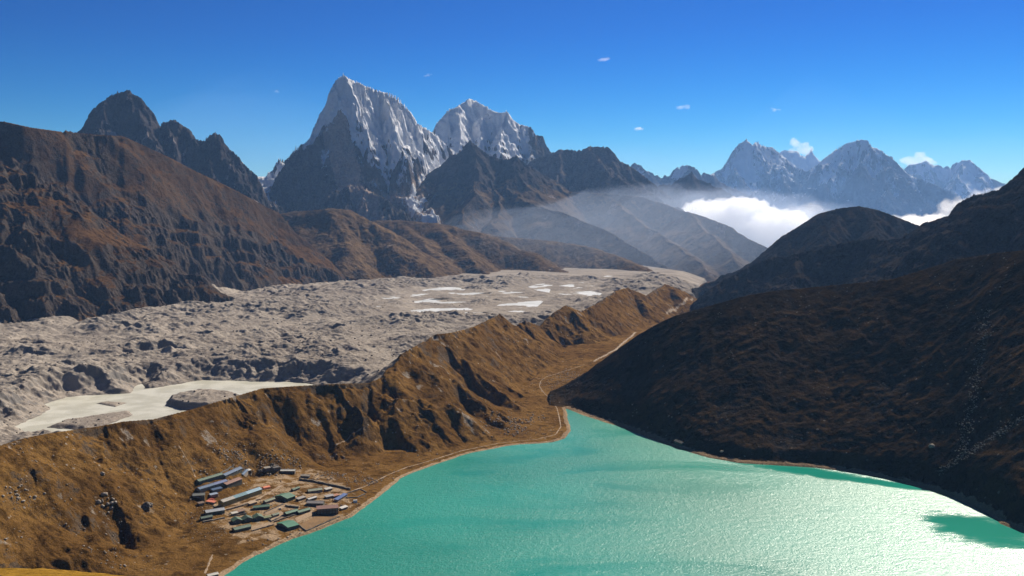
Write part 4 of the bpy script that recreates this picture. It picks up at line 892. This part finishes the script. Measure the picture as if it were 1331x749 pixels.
for lb, a_, b_, d_, rc, wc in (
    ('tiny stone shed with flat grey roof between the gabled lodge and the red-brown lodge', (700, 318), (742, 305), 4.5, (.24, .22, .20), None),
    ('tiny brown-roofed shed below the long tan path', (350, 392), (392, 382), 4, (.20, .12, .075), ST),
    ('little pale-roofed hut in the yard left of the three gables', (318, 402), (352, 396), 3.5, (.42, .39, .34), ST),
    ('small shed with light grey roof behind the red-brown lodge roof', (760, 318), (806, 306), 5, (.36, .36, .36), DK),
    ('narrow stone hut among the ruins right of the white-roofed hut', (712, 180), (760, 186), 4.5, (.17, .15, .125), None),
    ('small stone ruin hut at the upper left of the white-roofed hut', (508, 150), (540, 143), 4.4, (.22, .20, .17), None),
    ('small dark stone hut in the ruins behind the village', (556, 148), (586, 144), 4.4, (.10, .09, .08), None),
    ('tiny blue-grey roofed hut just above the salmon-roofed shed', (196, 300), (236, 292), 4, (.20, .25, .33), ST),
    ('small olive-green roofed shed below the rightmost green gable', (505, 428), (545, 420), 4, (.13, .15, .07), ST),
    ('tan-roofed shed in front of the longest lodge, beside the path', (420, 345), (462, 332), 4, (.34, .25, .16), ST),
    ('little hut with rusty roof right of the small grey shed', (905, 300), (935, 292), 4, (.30, .13, .07), ST),
    ('small blue-roofed hut at the right end of the bright blue lodge', (384, 172), (412, 164), 4.6, (.05, .095, .17), ST),
    ('tiny white-roofed hut in the top yard beside the bright blue lodge', (404, 160), (428, 156), 4, (.5, .49, .45), None),
    ('small green hut between the central gabled lodge and the long terrace wall', (672, 262), (708, 250), 4.6, (.06, .11, .07), DK),
    ('small stone hut with pale roof below the long terrace wall', (860, 262), (896, 254), 4.4, (.36, .34, .30), None),
    ('tiny brown shed at the foot of the grey sideways lodge', (128, 345), (158, 340), 4, (.13, .085, .06), ST),
    ('small grey-green hut at the right of the three gables', (556, 412), (590, 402), 4.6, (.11, .14, .10), ST),
    ('low pale-roofed store near the white domed tent', (950, 372), (985, 360), 4, (.45, .43, .40), None)):
    house(lb, crop(*a_), crop(*b_), d_, 2.3, .8, rc, wc, 'shed' if d_ < 4.6 else 'along', wins=2)
def tent(label, px, w, l, h, c, rz):
    B = NP.hit(*px); t = thing('tent', label, 'tent', (B.x, B.y, B.z + .02), rz, 'tents in the village')
    bm = bmesh.new(); prof = [(w / 2 * math.cos(a), h * math.sin(a) ** .8) for a in np.linspace(0, math.pi, 11)]
    prism(bm, prof, 0, -l / 2, l / 2); link('canopy', bm, paint('tent_cloth', c), t)
    bm = bmesh.new(); box(bm, -l / 2 - .06, -l / 2 - .01, -w * .16, w * .16, .02, h * .7); link('door_flap', bm, paint('tent_flap', tuple(v * .6 for v in c)), t)
tent('salmon red tent at the right end of the longest lodge', crop(514, 244), 6, 10, 3, (.68, .20, .10), .75)
tent('white domed tent on the shore right of the blue shed', crop2(760, 430), 4, 5, 3.2, (.75, .72, .66), .3)
tent('small orange tent among the sheds behind the red-brown lodge', crop2(226, 392), 3.5, 5, 2, (.75, .38, .14), .8)
tent('pale cream tent in the field right of the gabled lodge', crop2(95, 492), 2.8, 3.2, 2, (.70, .62, .46), .2)
tent('red tarpaulin shelter beside the salmon-roofed shed', crop(196, 312), 4, 8, 2, (.55, .13, .09), -.3)
# dry-stone walls
def stone_wall(label, pts, h=1.5, w=1.0, P=None):
    P = P or NP; W = [P.hit(*p) for p in pts]
    line = []
    for a, b in zip(W[:-1], W[1:]):
        n = max(2, int((b - a).length / 2.5))
        line += [a.lerp(b, i / n) for i in range(n)]
    line.append(W[-1]); o = line[0].copy()
    t = bmesh.new(); rows = []
    for i, p in enumerate(line):
        q = line[min(i + 1, len(line) - 1)] - line[max(i - 1, 0)]; q.z = 0; q.normalize(); s = Vector((-q.y, q.x, 0))
        z = P.sample(p.x, p.y); hh = h * random.uniform(.7, 1.15); ww = w * random.uniform(.85, 1.2)
        base = Vector((p.x, p.y, z)) - o
        rows.append([t.verts.new(base + v) for v in (s * ww * .6 - Vector((0, 0, .8)), s * ww * .45 + Vector((0, 0, hh)), -s * ww * .45 + Vector((0, 0, hh * random.uniform(.9, 1.05))), -s * ww * .6 - Vector((0, 0, .8)))])
    for r0, r1 in zip(rows[:-1], rows[1:]):
        for k in range(3): t.faces.new((r0[k], r1[k], r1[k + 1], r0[k + 1]))
    t.faces.new(rows[0]); t.faces.new(rows[-1][::-1])
    ob = link('stone_wall', t, M_stone); ob.location = o; ob['label'] = label; ob['category'] = 'stone wall'; ob['group'] = 'dry-stone walls round the village fields'
    return ob
C1 = lambda *p: [crop(*q) for q in p]
stone_wall('stone wall below the three joined green gabled houses', C1((430, 492), (556, 456)))
stone_wall('stone wall closing the ochre field nearest the lake', C1((700, 456), (745, 492), (830, 455), (936, 408)))
stone_wall('short stone wall between the tan fields left of the bright green roof', C1((505, 406), (545, 436), (600, 410)))
stone_wall('thick stone wall right of the gabled lodge', C1((625, 348), (702, 358)), 2.2, 2.2)
stone_wall('long dark terrace wall at the back right of the village', C1((705, 196), (780, 206), (860, 222), (1000, 252)), 2.6, 2)
stone_wall('stone wall of the empty pen beside the lake at the right', C1((985, 272), (1060, 252), (1092, 268)))
stone_wall('stone wall along the lower edge of the pen on the right', C1((975, 300), (1040, 298), (1085, 278)))
stone_wall('stone wall under the long tan path below the longest lodge', C1((285, 372), (380, 345), (470, 312)), 1.8)
stone_wall('ruined stone wall below the grey-blue roofed lodge', C1((150, 440), (275, 416)), 1.4, 2.4)
stone_wall('stone wall zigzag in the rubble yard left of the three gables', C1((300, 395), (350, 372), (400, 392), (345, 402)), 1.4)
stone_wall('stone wall behind the white-roofed hut at the foot of the moraine', C1((470, 150), (540, 128), (600, 132)), 1.8, 1.6)
stone_wall('stone wall between the centre fields above the bright green roof', C1((560, 440), (640, 412), (700, 392)))
stone_wall('stone wall along the field above the three gables', C1((505, 384), (612, 338)))
stone_wall('curved stone wall behind the bright blue roof at the top of the village', C1((250, 168), (300, 130), (345, 128)), 1.4)
stone_wall('stone wall of the top yard right of the bright blue roof', C1((390, 150), (432, 150), (425, 172)), 1.4)
# fields and paths lie on the ground as thin sheets
def drape(name, label, cat, quad=None, line=None, width=2, mat=None, lift=.22, P=None):
    P = P or NP; bm = bmesh.new(); rows = []
    if quad:
        q = [P.hit(*p) for p in quad]; n = 14
        for i in range(n + 1):
            a = q[0].lerp(q[3], i / n); b = q[1].lerp(q[2], i / n); rows.append([a.lerp(b, j / n) for j in range(n + 1)])
    else:
        L = [P.hit(*p) for p in line]; pts = []
        for a, b in zip(L[:-1], L[1:]):
            n = max(1, int((b - a).length / 4)); pts += [a.lerp(b, i / n) for i in range(n)]
        pts.append(L[-1])
        for _ in range(2): pts = [pts[0]] + [(pts[i - 1] + pts[i] * 2 + pts[i + 1]) / 4 for i in range(1, len(pts) - 1)] + [pts[-1]]
        for i, p in enumerate(pts):
            d = pts[min(i + 1, len(pts) - 1)] - pts[max(i - 1, 0)]; d.z = 0; d.normalize(); s = Vector((-d.y, d.x, 0)) * width / 2 * random.uniform(.35, 1.5)
            rows.append([p + s, p + s * .33, p - s * .33, p - s])
    V = []
    for r in rows:
        V.append([bm.verts.new((p.x, p.y, P.sample(p.x, p.y) + lift - (.35 if not quad and k in (0, len(r) - 1) else 0))) for k, p in enumerate(r)])
    for r0, r1 in zip(V[:-1], V[1:]):
        for k in range(len(r0) - 1): bm.faces.new((r0[k], r0[k + 1], r1[k + 1], r1[k]))
    o = link(name, bm, mat); 
    if sum(f.normal.z for f in o.data.polygons) < 0: o.data.flip_normals()
    for f in o.data.polygons: f.use_smooth = True
    setting(o, label, cat); return o
def soil(name, c, sc=.5):
    m = NT(name); n = m.noise(sc, 6, .7); n2 = m.noise(sc * .15, 3, .5)
    m.col(m.mix(m.ramp(n2, .4, .65, 0, .6), m.mix(m.ramp(n, .35, .65), tuple(v * .7 for v in c), tuple(v * 1.15 for v in c)), tuple(v * .6 for v in c))); m.set(Roughness=.95); m.l(m.bump(n, .3, .6), m.b.inputs['Normal']); return m.m
M_tan, M_och, M_path = soil('tan_soil', (.29, .20, .12)), soil('ochre_grass', (.19, .105, .035)), soil('path_dust', (.29, .205, .13), .4)
drape('field', 'tan bare field below the three joined gables', 'field', quad=C1((432, 490), (556, 452), (528, 440), (424, 470)), mat=M_tan)
drape('field', 'tan bare field in the village centre', 'field', quad=C1((545, 432), (640, 404), (600, 375), (505, 402)), mat=M_tan)
drape('field', 'narrow tan field below the gabled lodge', 'field', quad=C1((515, 398), (640, 350), (610, 338), (500, 384)), mat=M_tan)
drape('field', 'tan strip field behind the bright green roof', 'field', quad=C1((695, 445), (808, 384), (772, 376), (678, 416)), mat=M_tan)
drape('field', 'ochre grass field beside the lake below the red-brown lodge', 'field', quad=C1((745, 486), (925, 404), (808, 396), (705, 458)), mat=M_och)
drape('path', 'wide tan path running up through the village', 'path', line=C1((275, 364), (380, 335), (470, 302), (540, 262), (612, 222), (700, 205)), width=5, mat=M_path)
drape('path', 'pale path along the left shore from the village to the outflow', 'path', line=C1((700, 205), (860, 240), (990, 268), (1100, 225), (1190, 180)) + [(505, 617), (530, 607), (556, 600), (600, 586), (650, 576), (700, 571), (722, 565), (729, 555), (727, 543), (724, 531), (718, 521), (708, 512), (701, 502), (703, 495), (712, 489), (735, 482), (760, 474)], width=2.4, mat=M_path)
drape('path', 'pale stony track down the valley past the outflow', 'path', line=[(772, 470), (800, 455), (820, 438), (826, 432)], width=9, mat=M_path)
drape('path', 'pale gravel stream bed in the far valley beside the dark hill', 'path', line=[(866, 408), (880, 400), (890, 394), (900, 388)], width=12, mat=M_path)
drape('path', 'steep footpath climbing the moraine to its saddle', 'path', line=[(436, 580), (455, 566), (472, 555)], width=2.2, mat=M_path)
drape('path', 'thin footpath on the slope above the village', 'path', line=C1((110, 180), (80, 110), (40, 50), (10, 0)), width=2, mat=M_path)
drape('path', 'pale footpath beside the stream mouth at the bottom of the photo', 'path', line=C1((205, 625), (185, 675), (160, 735)), width=3, mat=M_path)
# ================================================================== loose stones (past counting) and a few big ones
def stones(name, label, P, spots, mat):
    bmv = []
    for s in range(6):
        bm = bmesh.new(); bmesh.ops.create_icosphere(bm, subdivisions=1, radius=1)
        rs_ = random.Random(s)
        for v in bm.verts: v.co = Vector((v.co.x * rs_.uniform(.75, 1.2), v.co.y * rs_.uniform(.75, 1.2), v.co.z * rs_.uniform(.6, .95)))
        bmv.append((np.array([v.co[:] for v in bm.verts]), np.array([[v.index for v in f.verts] for f in bm.faces]))); bm.free()
    VV, FF, n = [], [], 0
    for i, (x, y, s) in enumerate(spots):
        v, f = bmv[i % 6]; a = rng.uniform(0, 6.28); ca_, sa_ = math.cos(a), math.sin(a); k = s * rng.uniform(.7, 1.3, 3)
        q = v * k; q = np.stack([q[:, 0] * ca_ - q[:, 1] * sa_, q[:, 0] * sa_ + q[:, 1] * ca_, q[:, 2]], 1) + np.array((x, y, P.sample(x, y) + s * .25))
        VV.append(q); FF.append(f + n); n += len(v)
    VV = np.concatenate(VV).astype(np.float32); FF = np.concatenate(FF).astype(np.int32)
    me = bpy.data.meshes.new(name); me.vertices.add(len(VV)); me.vertices.foreach_set('co', VV.reshape(-1)); me.loops.add(FF.size); me.loops.foreach_set('vertex_index', FF.reshape(-1))
    me.polygons.add(len(FF)); me.polygons.foreach_set('loop_start', (np.arange(len(FF)) * 3).astype(np.int32)); me.update(calc_edges=True); me.materials.append(mat)
    o = bpy.data.objects.new(name, me); COL.objects.link(o); return setting(o, label, 'rocks', 'stuff')
def rockmat(name, a, b):
    m = NT(name); n = m.noise(.35, 5, .6); n2 = m.noise(2.2, 4, .6); m.col(m.mix(m.ramp(n, .35, .65), a, b)); m.set(Roughness=.95); m.l(m.bump(n2, .3, .8), m.b.inputs['Normal']); return m.m
RK, RK2 = rockmat('pale_stone', (.20, .165, .13), (.36, .31, .26)), rockmat('dark_stone', (.07, .06, .052), (.20, .175, .15))
def scatter(P, boxpx, n, s0, s1, cond=None, pw=3.):
    out = []
    for _ in range(n * 6):
        if len(out) >= n: break
        px = random.uniform(boxpx[0], boxpx[1]); r = math.exp(random.uniform(math.log(boxpx[2]), math.log(boxpx[3]))); th = theta_of(px)
        x, y = r * math.sin(th), r * math.cos(th)
        if P.sample(x, y) < .8 or (cond and not cond(x, y)): continue
        out.append((x, y, s0 + (s1 - s0) * random.random() ** pw))
    return out
cl = lambda P, sc, t, sd: (lambda x, y: float(fbm(np.array([x / sc]), np.array([y / sc]), 3, sd)[0]) > t)
DM = D0; inside = lambda x, y: NP.sample(x, y, D0) > 1.5 and NP.sample(x, y, ID) < 0
c1, c2, c3 = cl(NP, 60, .12, 301), cl(NP, 40, .2, 303), cl(HP, 70, .1, 305)
spots = scatter(NP, (-60, 760, 830, 2500), 3600, .3, 1.5, lambda x, y: inside(x, y) and c1(x, y))
def near(P, pts, n, rad, s0, s1):
    out = []
    for _ in range(n):
        b = P.hit(*random.choice(pts)); x, y = b.x + random.gauss(0, rad), b.y + random.gauss(0, rad * 1.5)
        if P.sample(x, y) > .5: out.append((x, y, s0 + (s1 - s0) * random.random() ** 2.5))
    return out
spots += near(NP, C1((500, 100), (560, 90), (620, 105), (680, 100)), 170, 7, .5, 1.9) + near(NP, C1((860, 170), (950, 180), (1040, 195), (1100, 205)), 260, 9, .4, 1.5)
spots += near(NP, [(290, 585), (300, 595), (310, 590)], 150, 8, .5, 1.8) + near(NP, [(640, 545), (660, 550), (670, 560), (690, 545)], 260, 16, .5, 2.3) + near(NP, [(130, 655), (145, 650)], 25, 5, 1, 3.2) + near(NP, [(20, 650), (35, 645)], 60, 6, .6, 2)
spots += near(NP, [(720, 500), (740, 490), (745, 485), (735, 495)], 420, 18, .4, 1.6) + near(NP, C1((160, 460), (200, 520), (250, 500)), 160, 12, .3, .9)
stones('scattered_rocks', 'pale loose stones scattered over the moraine slopes and the village terrace', NP, spots, RK)
hs2 = scatter(HP, (735, 1331, 1150, 1990), 900, .3, 1.6, lambda x, y: HP.sample(x, y, DH) > 6 and c3(x, y), 4)
for k in range(420):   # stone runs
    q = random.random(); b = HP.hit(1285 - 35 * q + random.gauss(0, 5), 400 + 190 * q); hs2.append((b.x, b.y, random.uniform(.4, 1.5)))
for k in range(320):
    q = random.random(); b = HP.hit(1335 - 115 * q + random.gauss(0, 4), 540 + 75 * q + random.gauss(0, 2)); hs2.append((b.x, b.y, random.uniform(.4, 1.3)))
stones('scattered_rocks', 'grey loose stones and stone runs on the dark lakeside hill', HP, hs2, RK2)
gs = scatter(GP, (-60, 640, 1700, 4200), 3000, .6, 3.2, lambda x, y: GP.sample(x, y) > 1.5 and GP.sample(x, y, CR) < 0)
stones('scattered_rocks', 'grey boulders strewn over the glacier rubble', GP, gs, RK2)
for lb, P, px, s in (('big pale boulder low on the dark hill, above the right shore', HP, (1211, 581), 3.4), ('pale boulder just above the shore of the dark hill, right of the lone hut', HP, (938, 588), 2.2), ('dark boulder on the brown slope left of the village', NP, (191, 660), 5), ('pale boulder halfway up the brown slope at the left', NP, (133, 617), 2.6)):
    B = P.hit(*px); bm = bmesh.new(); bmesh.ops.create_icosphere(bm, subdivisions=3, radius=s)
    for v in bm.verts:
        n = v.co.normalized(); k = 1 + .28 * math.sin(n.x * 3 + s) * math.cos(n.y * 4 + s * 2) + .12 * math.sin(n.z * 7 + n.x * 6); v.co = Vector((v.co.x * k * 1.2, v.co.y * k, v.co.z * k * .8))
    o = link('boulder', bm, RK if 'pale' in lb else RK2); o.location = B + Vector((0, 0, s * .3)); o['label'] = lb; o['category'] = 'boulder'
print('village', round(time.time() - T0, 1))

# ================================================================== air
hm = bpy.data.materials.new('haze'); hm.use_nodes = True; ht = hm.node_tree; ht.nodes.clear()
ho = ht.nodes.new('ShaderNodeOutputMaterial'); hv = ht.nodes.new('ShaderNodeVolumePrincipled')
hv.inputs['Color'].default_value = (.27, .52, 1, 1); hv.inputs['Density'].default_value = 1.5e-5; hv.inputs['Anisotropy'].default_value = .25
ht.links.new(hv.outputs[0], ho.inputs['Volume'])
bm = bmesh.new(); bmesh.ops.create_cube(bm, size=1)
for v in bm.verts: v.co = (v.co.x * 64000, 15000 + v.co.y * 36000, -420 + (v.co.z + .5) * 2700)
me = bpy.data.meshes.new('haze'); bm.to_mesh(me); bm.free(); me.materials.append(hm)
hz = bpy.data.objects.new('haze', me); COL.objects.link(hz)
setting(hz, 'thin blue haze filling the whole valley', 'haze', 'stuff')

# ================================================================== clouds
from mathutils import noise as mn
def cloudmat(name, dens):
    m = bpy.data.materials.new(name); m.use_nodes = True; t = m.node_tree; t.nodes.clear()
    o = t.nodes.new('ShaderNodeOutputMaterial'); v = t.nodes.new('ShaderNodeVolumePrincipled')
    v.inputs['Color'].default_value = (.995, .995, .995, 1); v.inputs['Density'].default_value = dens; v.inputs['Anisotropy'].default_value = .35
    t.links.new(v.outputs[0], o.inputs['Volume']); return m
def cloud(label, blobs, voxel, lump, mat, name='cloud', cat='cloud', kind='stuff'):
    """blobs: (centre, radii); melted into one closed, lumpy skin"""
    bm = bmesh.new(); o0 = Vector(blobs[0][0])
    for c, rad in blobs:
        r = bmesh.ops.create_icosphere(bm, subdivisions=3, radius=1)
        for v in r['verts']: v.co = Vector((v.co.x * rad[0], v.co.y * rad[1], v.co.z * rad[2])) + Vector(c) - o0
    me = bpy.data.meshes.new(name); bm.to_mesh(me); bm.free(); o = bpy.data.objects.new(name, me); COL.objects.link(o)
    md = o.modifiers.new('r', 'REMESH'); md.mode = 'VOXEL'; md.voxel_size = voxel
    me2 = bpy.data.meshes.new_from_object(o.evaluated_get(bpy.context.evaluated_depsgraph_get())); o.modifiers.clear(); o.data = me2
    for v in me2.vertices:
        p = v.co / lump; n = v.normal
        k = mn.fractal(p, .6, 2.1, 4) * .55 + (abs(mn.noise(p * 1.7)) - .25) * .6
        v.co = v.co + n * k * lump * .55
    for f in me2.polygons: f.use_smooth = True
    me2.materials.clear(); me2.materials.append(mat); o.location = o0
    return setting(o, label, cat, kind)
def blob(px, top, r, rad, flat=.7, depth=1.):
    x, y, z = at_range(px, top, r); return ((x, y, z - rad * flat), (rad, rad * depth, rad * flat))
CM, CM2, CM3 = cloudmat('cloud_thick', .0065), cloudmat('cloud_soft', .0028), cloudmat('cloud_wisp', .0016)
rc_ = random.Random(5)
bl = []
TOP = ((868, 272), (885, 268), (920, 262), (940, 258), (958, 255), (978, 257), (995, 265), (1015, 273), (1046, 283), (1075, 292))
for i in range(46):
    px = rc_.uniform(868, 1070); top = np.interp(px, [t_[0] for t_ in TOP], [t_[1] for t_ in TOP]) + abs(rc_.gauss(0, 8)) - 1
    bl.append(blob(px, top, rc_.uniform(10800, 12000), rc_.uniform(170, 330), .75))
for px, py in ((900, 290), (950, 290), (1000, 300), (1050, 310), (980, 330), (1020, 340)): bl.append(blob(px, py, 11400, 620, .8))
cloud('broad bright white cloud bank filling the far valley right of the centre', bl, 45, 260, CM)
fr = cloud('', [blob(rc_.uniform(862, 1062), np.interp(868 + k * 2, [t_[0] for t_ in TOP], [t_[1] for t_ in TOP]) - rc_.uniform(-3, 4), rc_.uniform(10700, 11900), rc_.uniform(110, 260), .55) for k in range(22)], 45, 150, cloudmat('cloud_fringe', .0006), 'fringe')
for k_ in ('label', 'category', 'kind'): del fr[k_]
bank = [o_ for o_ in COL.objects if o_.name.startswith('cloud') and 'bank' in o_.get('label', '')][0]
fr.location = fr.location - bank.location; fr.parent = bank
bl = [blob(rc_.uniform(1165, 1222), rc_.uniform(276, 284), rc_.uniform(8600, 9200), rc_.uniform(70, 130), .7) for _ in range(14)] + [blob(1190, 284, 8900, 230, .6), blob(1220, 290, 8900, 230, .6)]
cloud('low white cloud just over the shoulder of the dark dome at the right', bl, 26, 90, CM)
bl = []
for k in range(22):
    q = rc_.random(); bl.append(blob(1218 + 90 * q + rc_.gauss(0, 5), 270 - 34 * q + rc_.gauss(0, 4), rc_.uniform(8700, 9300), rc_.uniform(35, 90), .7))
for k in range(6): bl.append(blob(1262 + k * 9, 262 - k * 2, 9100, 120, .7))
cloud('torn drifting cloud rising along the jagged ridge at the right edge', bl, 20, 75, CM2)
bl = [blob(rc_.uniform(1028, 1054), rc_.uniform(180, 194), 24600, rc_.uniform(60, 130), .75) for _ in range(12)] + [blob(1032, 179, 24600, 90, .8), blob(1047, 190, 24600, 150, .7)]
cloud('small white cloud touching the saddle between the twin blue peaks', bl, 34, 110, CM2)
bl = [blob(rc_.uniform(1176, 1214), rc_.uniform(203, 214), 27200, rc_.uniform(70, 150), .7) for _ in range(14)] + [blob(1196, 196, 27200, 120, .8), blob(1205, 203, 27200, 170, .7), blob(1188, 208, 27200, 170, .7)]
cloud('small puffy cloud behind the farthest pair of snowy peaks', bl, 40, 130, CM2)
for lb, px, py, r, w in (('tiny wisp of cloud high in the sky right of the centre', 785, 75, 15000, 90), ('faint tiny wisp high above the gap between the two central peaks', 557, 97, 17000, 60), ('tiny wisp of cloud left of the tallest peak', 360, 118, 17500, 55), ('thin streak of cloud above the saddle right of the fluted peak', 829, 166, 25000, 130), ('thin pair of cloud streaks above the dark pointed peak', 890, 138, 20000, 120), ('faint wisp of cloud above the far twin peaks', 1007, 142, 20500, 80)):
    bl = [blob(px + rc_.gauss(0, w / r * 700), py + rc_.gauss(0, 1), r + rc_.uniform(-200, 200), w * rc_.uniform(.25, .6), .45) for _ in range(9)]
    cloud(lb, bl, w * .12, w * .5, CM3)
bl = [((0, 19500, -100), (15000, 9000, 2050))]
AM = cloudmat('far_air', 1.7e-5); AM.node_tree.nodes['Principled Volume'].inputs['Color'].default_value = (.27, .52, 1, 1)
cloud('blue air between the far snow peaks and the nearer mountains', bl, 1500, 4000, AM, 'mist', 'mist')
# thin sunlit mist lying in the lower valley
bl = [((at_range(px, 300, r)[0], at_range(px, 300, r)[1], 20), (rx, ry, hz_)) for px, r, rx, ry, hz_ in ((860, 8600, 1700, 1900, 600), (770, 8100, 1500, 1600, 470), (690, 7700, 1200, 1100, 330), (940, 9600, 1600, 1900, 600))]
MM = cloudmat('valley_mist', 1.7e-4); MM.node_tree.nodes['Principled Volume'].inputs['Color'].default_value = (.62, .75, 1, 1)
cloud('thin pale mist lying in the lower valley below the central peaks', bl, 140, 260, MM, 'mist', 'mist')
print('air', round(time.time() - T0, 1))
